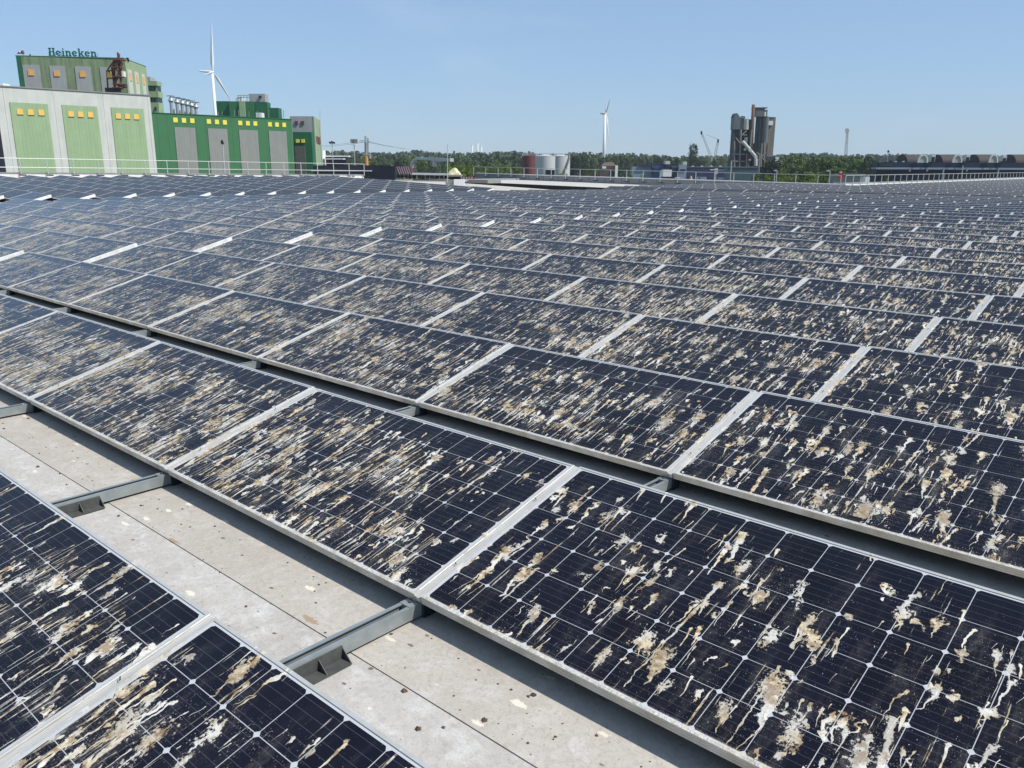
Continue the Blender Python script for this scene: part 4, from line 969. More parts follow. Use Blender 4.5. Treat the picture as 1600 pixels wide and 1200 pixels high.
mb = MB(); mb.prism([yb3(725, 285.5, 46), yb3(733, 280.8, 46), yb3(762, 281.2, 46), yb3(762, 286.5, 46)], (0, 1.5, 0)); mb.build('ramp', M_GREYC, t, fix=True)
t = thing('dark_flat_hall', base(550, 110), 'long dark flat roofed hall just beyond the roof railing', 'building')
mb = MB(); cbox(mb, 489, 617, 259.2, None, 150, 30); mb.build('wall', M_NAVY, t)
mb = MB()
for k in range(12): cbox(mb, 491+k*10, 499+k*10, 258.3, 259.4, 152, 2)
mb.build('roof_units', M_DARK, t)
mb = MB(); cbox(mb, 486, 580, 266.2, 267.4, 149, .8); mb.build('white_canopy', M_WHITE, t)
boxes_thing('white_hall', 'low white industrial hall with dark front left of the floodlight mast', 'building', [
    ('roof', (503, 544, 243.2, 245), M_WHITE, 20, 0), ('dark_front', (505, 541, 245, None), M_NAVY, 18, 1), ('second_roof', (500, 536, 247.5, 249), M_WHITE, 8, -6), ('tower', (500, 505, 235, None), M_WHITE, 5, -4)], 330.)

# --- tanks
def tank(label, x0, x1, yt_, b, mt_, ladder=False):
    pa = pt((x0+x1)/2, 262, b); r = (x1-x0)/2*b/F; zt = pt((x0+x1)/2, yt_, b)[2]
    t = thing('storage_tank', (pa[0], pa[1], GZ), label, 'tank', 'storage tanks'); mb = MB()
    mb.tube((pa[0], pa[1], GZ), (pa[0], pa[1], zt), r, n=32, caps=False); mb.build('shell', mt_, t, smooth=True)
    mb = MB(); mb.tube((pa[0], pa[1], zt), (pa[0], pa[1], zt+r*.16), r*1.01, .3, n=32); mb.build('roof', mt_, t)
    mb = MB(); pv = None
    for k in range(25):
        a_ = math.pi*2*k/24; q = np.array([pa[0]+r*math.cos(a_), pa[1]+r*math.sin(a_), zt+.7]); mb.bar(q-(0, 0, .7), q, .05)
        if pv is not None: mb.bar(pv, q, .05)
        pv = q
    mb.build('roof_railing', M_RAIL, t)
    if ladder:
        mb = MB()
        for k in range(30):
            a_ = math.atan2(-FH[1], -FH[0])+1.0-k*.05; q = np.array([pa[0]+(r+.25)*math.cos(a_), pa[1]+(r+.25)*math.sin(a_), zt-k*.35]); mb.obox(q, RH*.35, FH*.3, (0, 0, .09))
        mb.build('spiral_stair', M_GREYC, t)
M_TANKW = mat('tank_grey_white', (.50, .51, .50), .6, var=.06, scale=.3, streak=.1); M_TANKR = mat('tank_red_brown', (.15, .055, .048), .6, var=.12, scale=.3, streak=.15)
tank('red brown cylindrical tank left of the two pale tanks', 816, 838, 243.5, 250, M_TANKR)
tank('pale grey cylindrical tank in front, beside the red tank', 837, 867, 244, 240, M_TANKW)
tank('pale tank at the right with a diagonal stair', 861, 890, 244, 258, M_TANKW, True)
mb = MB(); cbox(mb, 853, 867, 265.5, None, 233, 4); t = thing('tank_shed', base(860, 233), 'dark shed at the foot of the pale tanks', 'shed'); mb.build('wall', M_NAVY, t)
# --- brick house
b = 300.; t = thing('brick_house', base(950, b), 'small house with brown tiled roof below the second turbine', 'house')
mb = MB(); cbox(mb, 938, 961, 259, None, b, 9); mb.build('wall', mat('dark_brick', (.10, .075, .065), .8, var=.2), t)
mb = MB(); a0, a1, a2, a3 = pt(937, 260.5, b), pt(945, 253, b+4), pt(958, 253, b+4), pt(963, 260.5, b)
mb.prism([a0, a3, a2, a1], tuple(FH*.2)); mb.prism([a0+FH*9, a3+FH*9, a2, a1], tuple(-FH*.2)); mb.build('roof', mat('brown_tiles', (.12, .085, .07), .8, var=.25), t, fix=True)
mb = MB(); cbox(mb, 941, 947, 260, 263.5, b-.2, .3); mb.build('window', M_WHITE, t); mb = MB(); cbox(mb, 961.5, 965.5, 258.5, None, b-1, 4); mb.build('gable_end', M_WHITE, t)
# --- blue warehouse and yard
M_BLUE = mat('blue_cladding', (.035, .085, .20), .5, var=.08); M_LBLUE = mat('grey_blue_cladding', (.22, .27, .33), .5, var=.08); M_DBLUE = mat('navy_cladding', (.02, .03, .075), .5, var=.12)
t = boxes_thing('blue_warehouse', 'long blue and navy warehouse with pale left end behind the grey parapet', 'building', [
    ('pale_end', (988, 1020, 260.5, None), M_LBLUE, 25, 2), ('navy_roof_band', (999, 1037, 256.5, 260.5), M_DBLUE, 25, 1), ('blue_front', (1019, 1037, 259, None), M_BLUE, 20, 0), ('navy_wing', (1036, 1062, 256.8, 262), M_DBLUE, 20, 1),
    ('grey_lower', (1036, 1060, 262, None), M_LBLUE, 18, 2), ('navy_front', (1049, 1138, 261, None), M_DBLUE, 20, -2)], 420.)
for (x0, x1, y0, y1, mt_) in ((1061, 1073, 257.5, None, M_LBLUE), (1068, 1073.5, 252.5, 258, M_CONC), (1040, 1047, 251.5, 256.5, M_CONC), (1022, 1027, 262, 271, M_DBLUE)):
    mb = MB(); cbox(mb, x0, x1, y0, y1, 416., 5); mb.build('roof_unit' if y1 else 'stair_block', mt_, t)
mb = MB(); cbox(mb, 1063, 1071, 264.5, 267, 415.6, .4); mb.build('window', M_GLASS, t)
for x in (1083, 1097, 1112, 1126):
    mb = MB(); cbox(mb, x-1.6, x+1.6, 258.8, 261.2, 418, 2.); mb.build('roof_vent', M_CONC, t)
mb = MB(); cbox(mb, 1050, 1136, 260.4, 261.2, 417.8, .3); mb.build('roof_trim', M_LBLUE, t)
t = thing('truck_trailer', base(1043, 380), 'white box trailer parked before the blue warehouse', 'trailer')
mb = MB(); cbox(mb, 1036, 1049.5, 265.3, 276, 380, 6); mb.build('box', M_WHITE, t)
mb = MB(); cbox(mb, 1037, 1049, 276, 280, 380.4, 5); mb.build('chassis', M_DARK, t)
for x in (1039, 1042.5, 1046.5):
    mb = MB(); q = pt(x, 279.5, 380); mb.tube(q, q+FH*.6, .6, n=10); mb.build('wheel', M_BLACK, t)
for (x0, x1, y0, nm, lab, mt_) in ((1076, 1083, 274.8, 'sand_heap', 'small tan heap in the yard left of the vans', mat('tan_heap', (.42, .33, .25), .9)), ):
    t = thing(nm, base(x0, 360), lab, 'heap'); q = pt((x0+x1)/2, 280, 360); mb = MB(); mb.tube((q[0], q[1], q[2]-1.), (q[0], q[1], pt(x0, y0, 360)[2]), 1.1, .3, n=9); mb.build('heap', mt_, t)
for k, (x0, x1, y0, lab) in enumerate(((1056, 1068, 277, 'white delivery van by the navy front, left one'), (1090, 1104, 276.5, 'white parked van with dark windows in the yard, middle one'), (1118, 1132, 277.5, 'white parked van near the teal building'))):
    t = thing('parked_van', base(x0, 350), lab, 'van', 'vans in the yard'); mb = MB(); cbox(mb, x0, x1, y0, 282.5, 350, 2); mb.build('body', M_WHITE, t); mb = MB(); cbox(mb, x0+1, x0+4, y0+.8, y0+2.6, 349.9, .3); mb.build('window', M_GLASS, t)
    for xx in (x0+2.5, x1-2.5): mb = MB(); q = pt(xx, 282.5, 349.8); mb.tube(q, q+FH*.4, .35, n=8); mb.build('wheel', M_BLACK, t)
boxes_thing('canopy_roof', 'curved grey blue canopy beside the teal building', 'canopy', [('roof', (1124, 1140, 264.5, 268), M_LBLUE, 4, 0), ('post', (1133, 1134, 268, None), M_RAIL, .3, 1)], 340.)
boxes_thing('pink_sign_tower', 'pale pink advertising column in the yard', 'sign', [('panel', (1117, 1121.5, 263, 272), M_PINK, .6, 0), ('cap', (1110, 1122, 264.5, 266), M_CONC, .8, -.1), ('post', (1118.5, 1119.5, 272, None), M_RAIL, .3, .1)], 330.)
boxes_thing('teal_hall', 'plain dark teal hall left of the green trees', 'building', [('wall', (1137, 1186, 261.2, None), mat('teal_dark_cladding', (.045, .085, .10), .5, var=.07), 18, 0), ('roof_edge', (1136.5, 1186.5, 260.6, 261.4), M_LBLUE, 18.5, -.3)], 300.)
# --- cement plant
b = 340.; M_SILO = mat('silo_grey', (.13, .15, .155), .55, var=.10, scale=.4, streak=.2); M_SILD = mat('plant_dark', (.045, .055, .065), .7, var=.25, scale=.5); M_BRN = mat('brown_concrete', (.22, .20, .165), .8, var=.12, scale=.4, streak=.25); M_CHIM = mat('rust_chimney', (.13, .075, .055), .8, var=.25, scale=.6)
def c5(x, y): return 1060+x/5.714, 140+y/5.714
t = thing('cement_plant', base(1177, b), 'tall grey cement plant with silos, rusty chimney and conveyor tube', 'plant')
def c5box(nm, x0, x1, y0, y1, mt_, th, off):
    X0, Y0 = c5(x0, y0); X1, Y1 = c5(x1, y1 if y1 else 700); mb = MB(); cbox(mb, X0, X1, Y0, Y1 if y1 else None, b+off, th); mb.build(nm, mt_, t)
c5box('upper_house', 495, 585, 250, 355, M_SILO, 8, 0)
c5box('sunlit_tower_side', 580, 630, 262, 357, mat('sunlit_plant_side', (.62, .63, .52), .7, var=.08), 7.5, .4)  # right face coloured pale to paint in the sun on it
c5box('dark_middle', 628, 650, 265, None, M_CHIM, 7, 1.5)
c5box('lower_dark_house', 487, 552, 355, None, M_SILD, 8, .6)
X0, Y0 = c5(495, 250); mb = MB(); p0, p1, p2, p3 = pt(*c5(495, 252), b), pt(*c5(512, 210), b), pt(*c5(528, 212), b), pt(*c5(556, 252), b); mb.prism([p0, p3, p2, p1], tuple(FH*5)); mb.build('roof_hood', M_SILO, t, fix=True)
mb = MB()
for (a0, a1, a2, a3) in ((478, 250, 498, 232), (480, 232, 498, 250), (484, 226, 484, 254), (560, 250, 562, 236), (575, 250, 577, 236), (590, 258, 592, 242), (560, 238, 592, 244), (478, 400, 500, 400)): mb.bar(pt(*c5(a0, a1), b), pt(*c5(a2, a3), b), .28)
mb.build('roof_rails', M_SILD, t)
mb = MB(); pa = pt(*c5(668, 260), b-1); pb = pt(*c5(640, 640), b-1)
q0, q1 = pt(*c5(671, 133), b-1), pt(*c5(645, 620), b-1); mb.tube(q1, q0, .75, .62, n=12); mb.build('chimney', M_CHIM, t, smooth=True)
for (x0, x1, y0, off) in ((676, 708, 238, 1), (704, 742, 238, 0), (738, 790, 240, -1.5)):
    X0, Y0 = c5(x0, y0); X1, _ = c5(x1, y0); pa = pt((X0+X1)/2, 225, b+off+2); r = (X1-X0)/2*b/F*1.02; zt = pt(X0, Y0, b)[2]; zb = pt(X0, c5(0, 470)[1], b)[2] if x0 > 735 else GZ
    mb = MB(); mb.tube((pa[0], pa[1], zb), (pa[0], pa[1], zt), r, n=20); 
    if x0 > 735: mb.tube((pa[0], pa[1], zb-5), (pa[0], pa[1], zb), r*.35, r, n=20)
    mb.build('silo', M_SILO, t, smooth=False)
c5box('head_house', 692, 770, 162, 240, M_SILO, 7, -.5)
c5box('head_house_side', 768, 795, 180, 240, M_SILO, 6, .2)
c5box('head_roof', 680, 796, 158, 166, M_SILD, 7.5, -.8)
c5box('white_door', 683, 694, 178, 238, M_WHITE, 1., 1.5)
c5box('round_vent', 768, 782, 200, 236, M_WHITE, .4, -.3)
c5box('brown_tower', 786, 853, 245, None, M_BRN, 9, 4)
c5box('white_square', 802, 845, 280, 318, M_WHITE, .3, 3.6)
c5box('tower_cap', 800, 858, 245, 250, M_SILO, 9, 3.8)
mb = MB()
for (a0, a1, a2, a3) in ((560, 355, 545, 690), (612, 570, 606, 690), (726, 565, 718, 690), (768, 470, 768, 690), (745, 480, 735, 690), (480, 575, 595, 578), (482, 638, 592, 640), (555, 360, 555, 485), (570, 400, 608, 368), (515, 430, 560, 490), (565, 404, 612, 404), (700, 560, 780, 640), (780, 560, 700, 640), (655, 355, 640, 540), (500, 460, 500, 690)):
    mb.bar(pt(*c5(a0, a1), b-2), pt(*c5(a2, a3), b-2), .38)
mb.build('support_steel', mat('plant_tan_steel', (.27, .24, .19), .7, var=.2), t)
c5box('dark_core', 552, 650, 360, None, M_SILD, 6, 3)
c5box('dark_base', 650, 790, 480, None, M_SILD, 6, 4)
c5box('low_house', 780, 862, 598, None, M_SILD, 6, 3); c5box('pale_low_house', 864, 896, 600, 690, M_CONC, 4, 2)
c5box('blue_white_panel', 590, 618, 425, 480, M_LBLUE, .5, 1.5)
mb = MB(); ptsx = [(572, 462), (640, 540), (690, 602), (691, 680)]
for (a_, b_) in zip(ptsx[:-1], ptsx[1:]): mb.tube(pt(*c5(*a_), b-3), pt(*c5(*b_), b-3), .62, n=10)
for a_ in ptsx[1:3]: 
    q = pt(*c5(*a_), b-3); mb.tube(q-FH*.6, q+FH*.6, .62, n=10)
mb.build('conveyor_tube', M_CONC, t)
mb = MB()
for (x, y) in ((600, 528), (598, 535), (640, 625)): cbox(mb, c5(x-9, 0)[0], c5(x+9, 0)[0], c5(0, y-5)[1], c5(0, y+8)[1], b-2.5, 1.)
mb.build('small_hoppers', M_WHITE, t)
q = pt(*c5(898, 650), b+2); mb = MB(); mb.tube((q[0], q[1], GZ), (q[0], q[1], pt(*c5(898, 635), b)[2]), 1.4, n=16); t2 = thing('small_silo', (q[0], q[1], GZ), 'small pale grey silo at the right foot of the cement plant', 'silo'); mb.build('shell', M_TANKW, t2)
# --- cranes
for (lab, x0, y0, x1, y1) in (('thin lattice crane leaning left, left of the cement plant', 1111, 246, 1096, 206.5), ('shorter lattice crane leaning right beside the leaning one', 1117, 246, 1122, 219)):
    b = 600.; t = thing('lattice_crane', base(x0, b), lab, 'crane'); mb = MB(); p0, p1 = pt(x0, y0, b), pt(x1, y1, b)
    for s in (-1, 1): mb.bar(p0+RH*s*.8, p1+RH*s*.3, .22)
    for k in range(9): mb.bar(p0+(p1-p0)*k/9-RH*.7, p0+(p1-p0)*(k+1)/9+RH*.6, .15)
    mb.build('boom', M_GREYC, t); mb = MB(); mb.bar(pt(x1, y1, b), pt(x1+(.8 if x1 > 1110 else .5), y1+8, b), .1); mb.obox(pt(x1, y1+1, b), RH*.5, FH*.5, (0, 0, 1.1)); mb.build('hook_block', M_DARK, t)
    mb = MB(); q = pt(x0, 246, b); mb.bar((q[0], q[1], GZ), q, 1.6); mb.build('tower', M_GREYC, t)
t = thing('crane_cable', pt(1110, 215, 600), 'stay cable strung between the two lattice cranes', 'cable'); mb = MB(); mb.bar(pt(1103, 210, 600), pt(1122, 218, 600), .18); mb.build('cable', M_GREYC, t)
# --- long dark hall with barrel roofs at right
b = 260.; t = thing('barrel_roof_hall', base(1480, b), 'long navy hall with dark barrel roofs and white arched gables', 'building')
mb = MB(); cbox(mb, 1371, 1640, 253.8, 262, b, 30); mb.build('navy_fascia', mat('navy_fascia', (.010, .018, .045), .5, var=.12), t)
mb = MB(); cbox(mb, 1369.5, 1640, 262, 265, b-.6, 30); mb.build('grey_band', M_LBLUE, t)
mb = MB(); cbox(mb, 1370, 1640, 265, None, b+2, 26); mb.build('lower_wall', M_NAVY, t)
mb = MB()
for k in range(5): q = pt(1390+k*11, 257, b-.3); 
cbox(mb, 1374, 1395, 255.6, 259.6, b-.25, .2); mb.build('dim_lettering_panel', mat('dim_green_panel', (.02, .035, .03), .5), t)
M_BARREL = mat('barrel_roof_felt', (.060, .052, .048), .8, var=.15, scale=.5)
def c6(x, y): return 1320+x/5.714, 180+y/5.714
for (x0, x1, gx0, gx1) in ((505, 700, 655, 745), (815, 1010, 965, 1050), (1140, 1330, 1290, 1370), (1460, 1700, 1700, 1790)):
    X0, Yt = c6(x0, 350); X1, _ = c6(x1, 350); zb = pt(X0, 254.2, b+4)[2]; zt = pt(X0, c6(0, 349)[1], b+4)[2]
    L_ = 18.; n = 12; mb = MB(); pL, pR = pt(X0, 250, b+6), pt(c6(gx1, 0)[0]-(gx1-gx0)*.09, 250, b+6); h = zt-zb
    # vault whose axis runs across the view, its round end turned to the right
    dirR = (RH*math.cos(.55)+FH*-math.sin(.55)); dirR = RH
    vs = []; fs = []
    for e, pc in enumerate((pL, pR)):
        for k in range(n+1):
            a_ = math.pi*k/n; vs.append((pc[0]-FH[0]*math.cos(a_)*4.2, pc[1]-FH[1]*math.cos(a_)*4.2, zb+h*math.sin(a_)))
    for k in range(n): fs.append((k, k+1, n+2+k, n+1+k))
    fs.append(tuple(range(n, -1, -1))); fs.append(tuple(range(n+1, 2*n+2))); mb.add(vs, fs); mb.build('barrel_roof', M_BARREL, t, fix=True)
    cx = c6((gx0+gx1)/2, 0)[0]; pc = pt(cx, 250, b-1.2); r_ = (gx1-gx0)/5.714/2*b/F
    mb = MB(); mb2 = MB(); pts_o = [pc*np.array([1, 1, 0])+RH*(-r_*math.cos(math.pi*k/n))+np.array([0, 0, zb+h*1.02*math.sin(math.pi*k/n)**.8 if 0 < k < n else zb]) for k in range(n+1)]
    pts_i = [pc*np.array([1, 1, 0])+RH*(-r_*.72*math.cos(math.pi*k/n))+np.array([0, 0, zb+h*.80*math.sin(math.pi*k/n)**.8 if 0 < k < n else zb]) for k in range(n+1)]
    for k in range(n): mb.prism([pts_o[k], pts_o[k+1], pts_i[k+1], pts_i[k]], tuple(FH*.4))
    mb.build('arched_rim', M_CONC, t, fix=True); mb2.prism([p+FH*.25 for p in pts_i], tuple(FH*.2)); mb2.build('gable_infill', mat('gable_grey', (.40, .39, .36), .8) if 'gable_grey' not in bpy.data.materials else bpy.data.materials['gable_grey'], t, fix=True)
    pc2 = pt(cx+(8 if gx0 != 965 else 13), 250, b+1); mb = MB()
for (x, y0, y1, mt_) in ((788, 350, 415, M_CONC), (1098, 352, 405, M_CONC), (1425, 360, 410, M_CONC)):
    X, _ = c6(x, 0); mb = MB(); p0, p1, p2, p3 = pt(X-4.5, c6(0, y1)[1], b-1), pt(X-1, c6(0, y0)[1], b-1), pt(X+4.5, c6(0, y0)[1], b-1), pt(X+2.5, c6(0, y1)[1], b-1)
    mb.prism([p0, p3, p2, p1], tuple(FH*2)); mb.build('roof_cowl', mt_, t, fix=True); mb = MB(); cbox(mb, X-1.5, X+2.6, c6(0, y0+22)[1], c6(0, y1)[1], b-1.3, .4); mb.build('cowl_opening', M_DARK, t)
for x in (1393, 1400, 1407, 1412):
    mb = MB(); cbox(mb, x-1, x+1.2, 250.2+(x % 3)*.6, 254, b+1, 1); mb.build('roof_unit', M_DARK if x % 2 else M_CONC, t)
for x in (1422, 1449, 1475, 1511, 1561):
    mb = MB(); cbox(mb, x-1., x+1., 263, None if x in (1475, 1561) else 268, b-1, .5); mb.build('column', M_LBLUE, t)
# truck with red front and yard things behind the corner
boxes_thing('red_sign', 'red advertising sign behind the parapet corner', 'sign', [('panel', (1311.5, 1317, 269.8, 281), mat('sign_red', (.42, .03, .03), .5), .5, 0), ('top', (1312.5, 1316, 268, 270.5), M_PINK, .5, 0)], 190.)
boxes_thing('grey_shed', 'low grey shed behind the white railing near the parapet corner', 'shed', [('wall', (1304, 1352, 273, None), M_GREYC, 6, 2), ('roof', (1303, 1353, 272, 273), M_LBLUE, 7, 1.5)], 200.)
boxes_thing('white_pillar', 'white square pillar beside the grey shed at the railing', 'pillar', [('pillar', (1353.5, 1360, 276.3, None), M_WHITE, 1.5, 0)], 170.)

# ---------------------------------------------------------------- trees
def leaf_mat(name, c, c2):
    mt = bpy.data.materials.new(name); mt.use_nodes = True; t = mt.node_tree; N = NT(t); b_ = t.nodes['Principled BSDF']
    g_ = N.n('ShaderNodeNewGeometry'); nz = N.noise(g_.outputs[0], .45, 3.); oi = N.n('ShaderNodeObjectInfo').outputs['Random']
    rp = g_.outputs['Random Per Island']
    c_ = N.mix(N.ss(N.m('ADD', N.m('MULTIPLY', nz, .8), N.m('MULTIPLY', rp, .3)), .35, .75), rgba(c), rgba(c2))
    f = N.m('MULTIPLY_ADD', oi, .5, .75)
    vm = N.n('ShaderNodeVectorMath', operation='SCALE'); N.put(vm.inputs[0], c_); N.put(vm.inputs['Scale'], f); t.links.new(vm.outputs[0], b_.inputs['Base Color'])
    b_.inputs['Roughness'].default_value = .8; b_.inputs['Specular IOR Level'].default_value = .2
    return mt
M_LF = leaf_mat('foliage_green', (.060, .100, .022), (.12, .18, .040)); M_LD = leaf_mat('foliage_dark', (.030, .054, .022), (.062, .095, .036)); M_LB = leaf_mat('foliage_bright', (.09, .14, .022), (.17, .24, .04)); M_LG = leaf_mat('foliage_grey_green', (.080, .11, .050), (.14, .17, .085))
M_BARK = mat('bark', (.10, .075, .05), .9, var=.2, scale=3.)
def crown_mesh(kind, mt_, nl, seed, ls=.085, ratio=1.):
    """unit crown: x,y in crown widths, z in tree heights; ratio = height/width keeps clumps and leaves round"""
    r = np.random.RandomState(seed); vs = []; fs = []
    ncl = int(26*max(1., ratio)**.8)
    cl = []
    for k in range(ncl):
        u = r.normal(size=3); u /= np.linalg.norm(u); rad = r.uniform(.45, 1.)**.6
        if kind == 'poplar': z = r.uniform(0.06, .93); wv = .36*min(1., (1.04-z)*2.6)**.7; c = (u[0]*rad*wv, u[1]*rad*wv, z); s = .17
        elif kind == 'bush': c = (u[0]*rad*.40, u[1]*rad*.40, .50+u[2]*rad*.38); s = .17
        elif kind == 'oval': c = (u[0]*rad*.28, u[1]*rad*.28, .60+u[2]*rad*.30); s = .14
        else: c = (u[0]*rad*.36, u[1]*rad*.36, .60+u[2]*rad*.32); s = .16
        cl.append((c, s*r.uniform(.7, 1.3)))
    nper = nl//ncl
    for (c, s) in cl:
        for _ in range(nper):
            d = r.normal(size=3); d /= np.linalg.norm(d); q = d*s*r.uniform(.5, 1.)**.5
            n1 = d*.7+r.normal(size=3)*.5; n1 /= np.linalg.norm(n1); a_ = np.cross(n1, r.normal(size=3)); a_ /= np.linalg.norm(a_); b2 = np.cross(n1, a_); e = ls*r.uniform(.5, 1.1)
            o_ = len(vs)
            for w_ in (-a_*e*.5, b2*e*.42, a_*e*.5, -b2*e*.42):
                vs.append((c[0]+q[0]+w_[0], c[1]+q[1]+w_[1], min(1.0, max(.02, c[2]+(q[2]+w_[2])/ratio))))
            fs.append((o_, o_+1, o_+2, o_+3))
    me = bpy.data.meshes.new('crown'); me.from_pydata(vs, [], fs); me.materials.append(mt_); me.update(); return me
def trunk_mesh():
    mb = MB(); mb.tube((0, 0, -.02), (0, 0, .45), .022, .014, n=7)
    for k in range(5): a_ = k*1.3; mb.tube((0, 0, .28+.05*k), (.20*math.cos(a_), .20*math.sin(a_), .52+.06*k), .011, .004, n=5)
    return mb.mesh('trunk', M_BARK)
TRK = trunk_mesh()
CR = {}
def crown(kind, nm, s, ratio):
    rq = 1. if ratio < 1.3 else 1.7 if ratio < 2.1 else 2.6 if ratio < 3.2 else 4.0
    key = (kind, nm, s, rq)
    if key not in CR: CR[key] = crown_mesh(kind, {'f': M_LF, 'd': M_LD, 'b': M_LB, 'g': M_LG}[nm], 3000, {'round': 1, 'oval': 2, 'poplar': 3, 'bush': 4}[kind]*10+s, ratio=rq)
    return CR[key]
NTR = 0
CNT = {}
def tree(x, ytop, b, wpx, kind, nm, label, group, name='tree', ybase=None):
    global NTR; NTR += 1
    if group: CNT.setdefault(group, []).append((x, NTR))
    p = pt(x, ytop, b); h = p[2]-GZ
    if ybase: h = p[2]-max(GZ, pt(x, ybase, b)[2])
    z0 = p[2]-h
    t = thing(name, (p[0], p[1], z0), label, 'tree' if name != 'bush' else 'bush', group)
    if group: CNT[group][-1] = (x, t)
    wid = wpx*b/F; k = {'round': 1., 'oval': .8, 'poplar': 1., 'bush': 1.1}[kind]
    sx = wid/k; rz = random.uniform(0, 6.28)
    o1 = obj('crown', crown(kind, nm, NTR % 2, h/sx), t); o1.scale = (sx, sx, h); o1.rotation_euler.z = rz
    o2 = obj('trunk', TRK, t); o2.scale = (min(h*.8, sx*1.3), min(h*.8, sx*1.3), h); o2.rotation_euler.z = rz
# far dark wood along the horizon
def wood(name, label, spec, b, lsz, mt_, n, depth=60., base_h=None):
    r = np.random.RandomState(int(b)); vs = []; fs = []
    xs_ = np.array([s[0] for s in spec]); yy = np.array([s[1] for s in spec]); x0, x1 = xs_[0], xs_[-1]
    nc = int((x1-x0)/4.2)
    for c in range(nc):
        xc = x0+(x1-x0)*(c+r.uniform(0, 1))/nc; yt_ = np.interp(xc, xs_, yy)+r.uniform(-.6, 2.2); bd = b+r.uniform(0, depth); P_t = pt(xc, yt_, b); px = b/F
        top = CAM[2]+(P_t[2]-CAM[2])*bd/b; R_ = r.uniform(2.2, 4.2)*px*1.1; cc_ = pt(xc, 262, bd)
        for k in range(n//nc):
            zf = r.uniform(0, 1)**.7; u = r.normal(size=3); u /= np.linalg.norm(u)
            zc_ = GZ+2+(top-GZ-2-R_)*zf; p = np.array([cc_[0], cc_[1], zc_])+u*R_*r.uniform(.75, 1.)
            if p[2] < GZ: continue
            n1 = u*.8+r.normal(size=3)*.5; n1 /= np.linalg.norm(n1); a_ = np.cross(n1, r.normal(size=3)); a_ /= np.linalg.norm(a_); b2 = np.cross(n1, a_); e = lsz*r.uniform(.6, 1.2)
            o_ = len(vs); vs += [tuple(p-a_*e*.5), tuple(p+b2*e*.45), tuple(p+a_*e*.5), tuple(p-b2*e*.45)]; fs.append((o_, o_+1, o_+2, o_+3))
    me = bpy.data.meshes.new(name); me.from_pydata(vs, [], fs); me.materials.append(mt_); me.update(); o_ = obj(name, me); tag(o_, label, 'wood', None, 'stuff')
M_LH = leaf_mat('foliage_hazy', (.050, .080, .048), (.085, .120, .068))
wood('distant_wood', 'hazy dark wood along the whole horizon', [(496, 235), (520, 234.5), (545, 235), (575, 236), (600, 237), (618, 237), (640, 234), (662, 233.5), (682, 236.5), (700, 237.5), (722, 236.5), (760, 237), (790, 235), (828, 235.5), (842, 240), (872, 240), (893, 236), (915, 237), (960, 239), (1000, 239), (1060, 243), (1110, 242), (1143, 240), (1190, 243), (1240, 238), (1285, 238), (1320, 241), (1350, 240), (1432, 240), (1500, 242), (1640, 243)], 950., 3.4, M_LH, 60000, 120.)
wood('middle_wood', 'dark green wood edge behind the tanks and halls', [(498, 240), (560, 241), (640, 240), (700, 242), (780, 240), (830, 243), (880, 241), (980, 243), (1060, 246), (1140, 245), (1210, 244), (1300, 243), (1372, 245)], 620., 2.2, leaf_mat('foliage_mid', (.042, .072, .026), (.085, .125, .045)), 46000, 70.)
for (x, yt_, wd, nm) in ((528, 241, 16, 'g'), (545, 242.5, 17, 'f'), (562, 241, 14, 'g'), (585, 243, 18, 'f'), (603, 242, 16, 'g'), (622, 241, 18, 'd'), (640, 242, 18, 'g'), (660, 243, 20, 'f'), (680, 242, 18, 'g'), (712, 246, 20, 'f'), (733, 244, 18, 'f'), (756, 245, 20, 'd'), (776, 247, 18, 'f')):
    tree(x, yt_, 400+random.uniform(-30, 30), wd, 'round', nm, 'rounded belt tree between orange chimney and red tank', 'trees of the belt left of the tanks')
for x in range(700, 836, 12):
    tree(x+random.uniform(-2, 2), 250.5+random.uniform(-2.0, 1.5), 300, 20, 'bush', 'b' if x % 3 else 'f', 'bright bushy tree beyond the railing before the red tank', 'bright bushy trees before the belt', 'bush')
for (x, yt_, wd, nm) in ((900, 235.5, 20, 'd'), (914, 236, 16, 'd'), (928, 238.5, 14, 'g'), (892, 250, 16, 'd'), (912, 251, 26, 'd'), (932, 253, 18, 'f'), (952, 240, 12, 'g'), (962, 239, 11, 'g'), (973, 240, 11, 'd'), (984, 239, 11, 'g'), (995, 240, 10, 'g'), (1006, 239.5, 11, 'g'), (1017, 241, 10, 'g'), (1027, 240, 10, 'd'), (1037, 240, 10, 'g'), (1047, 240, 11, 'd'), (1058, 239, 11, 'd'), (1068, 243, 10, 'g'), (1094, 243, 13, 'd'), (1105, 240, 12, 'g'), (1117, 242, 13, 'd'), (1131, 239, 14, 'g'), (1143, 239, 12, 'd')):
    tree(x, yt_, 480+random.uniform(-40, 40), wd, 'round', nm, 'round tree in the line between tanks and cement plant', 'tree line behind the blue warehouse')
tree(1083, 220.5, 430, 17, 'poplar', 'd', 'single tall dark poplar left of the two cranes', None, 'poplar_tree')
tree(1088.5, 223, 432, 12, 'poplar', 'd', 'slightly lower dark poplar touching the tall one on its right', None, 'poplar_tree')
tree(1079.5, 226, 431, 9, 'poplar', 'd', 'narrow dark poplar on the left flank of the tall poplar', None, 'poplar_tree')
for x in (884, 900, 916, 932, 950, 968, 984):
    tree(x+random.uniform(-2, 2), 262+random.uniform(-1.5, 2), 175, 17, 'bush', 'b' if x % 3 else 'f', 'leafy bush behind the grey parapet near the brown roofed house', 'bushes behind the grey parapet', 'bush')
tree(876, 258.5, 200, 22, 'bush', 'b', 'bright bush overlapping the foot of the right pale tank', None, 'bush')
tree(968, 256.5, 240, 10, 'bush', 'd', 'dark small tree beside the brown roofed house', None, 'bush')
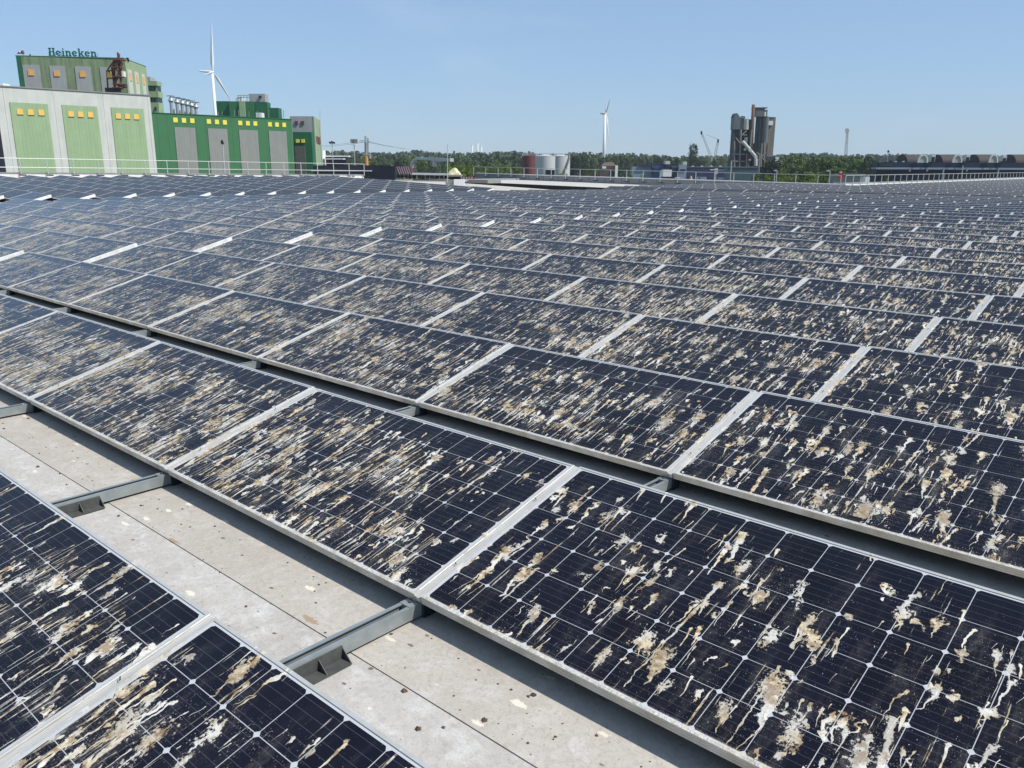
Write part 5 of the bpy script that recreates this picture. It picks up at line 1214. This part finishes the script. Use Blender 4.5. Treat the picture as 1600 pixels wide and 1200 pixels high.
tree(1005, 263.5, 230, 16, 'bush', 'f', 'dark green bush before the pale blue warehouse end', None, 'bush')
for (x, yt_, wd, nm) in ((1206, 241, 20, 'd'), (1224, 241.5, 18, 'f'), (1246, 235.5, 28, 'f'), (1270, 241, 20, 'f'), (1293, 236.5, 26, 'f'), (1316, 242, 22, 'f'), (1338, 240.5, 22, 'f'), (1359, 243, 22, 'd'), (1236, 249, 26, 'f'), (1262, 253, 26, 'b'), (1308, 254, 26, 'f'), (1334, 252, 26, 'f'), (1352, 251, 22, 'd'), (1367, 256, 16, 'f')):
    tree(x, yt_, 330+random.uniform(-30, 30), wd*1.4, 'round', nm, 'broad green tree between the cement plant and the barrel roofed hall', 'trees of the right wood')
for (x, yt_, wd, nm) in ((1184, 263.5, 24, 'f'), (1202, 263, 22, 'b'), (1222, 257.5, 26, 'b'), (1240, 264, 24, 'b'), (1258, 263, 24, 'f'), (1268, 258.5, 24, 'b'), (1284, 262, 24, 'b'), (1292, 267, 16, 'f'), (1212, 270, 26, 'f'), (1250, 271, 30, 'f'), (1276, 272, 26, 'f'), (1188, 272, 24, 'b')):
    tree(x, yt_, 210, wd*1.15, 'bush', nm, 'bright leafy tree behind the parapet right of the teal hall', 'bright trees right of the teal hall', 'bush')
for k, (x, yt_, wd, nm) in enumerate(((1385, 266, 22, 'f'), (1414, 267.5, 16, 'f'), (1398, 274, 20, 'b'), (1432, 276, 16, 'b'), (1490, 274, 16, 'b'), (1503, 268.5, 26, 'b'), (1520, 271, 18, 'b'), (1540, 266, 20, 'f'), (1548, 270, 18, 'b'), (1590, 265.5, 16, 'b'), (1604, 270, 16, 'b'))):
    tree(x, yt_, 170, wd, 'bush', nm, 'small leafy tree before the navy barrel roofed hall', 'small trees before the barrel roofed hall', 'bush')
print('trees', NTR, 'objects', len(bpy.data.objects))

for g_, l_ in CNT.items():
    l_.sort(key=lambda q: q[0])
    for k, (x, t) in enumerate(l_): t['label'] = t['label']+f', {ORD[k]} from left'

HZ = 0.00013
if HZ:
    mb = MB(); mb.box((-1700, -1200, GZ-1.2), (900, 2400, 125)); hm = bpy.data.materials.new('summer_haze'); hm.use_nodes = True; t = hm.node_tree
    t.nodes.remove(t.nodes['Principled BSDF']); pv = t.nodes.new('ShaderNodeVolumePrincipled'); pv.inputs['Color'].default_value = (.80, .88, 1., 1); pv.inputs['Density'].default_value = HZ
    t.links.new(pv.outputs[0], t.nodes['Material Output'].inputs['Volume']); mb.build('haze', hm, kind='stuff', fix=True)
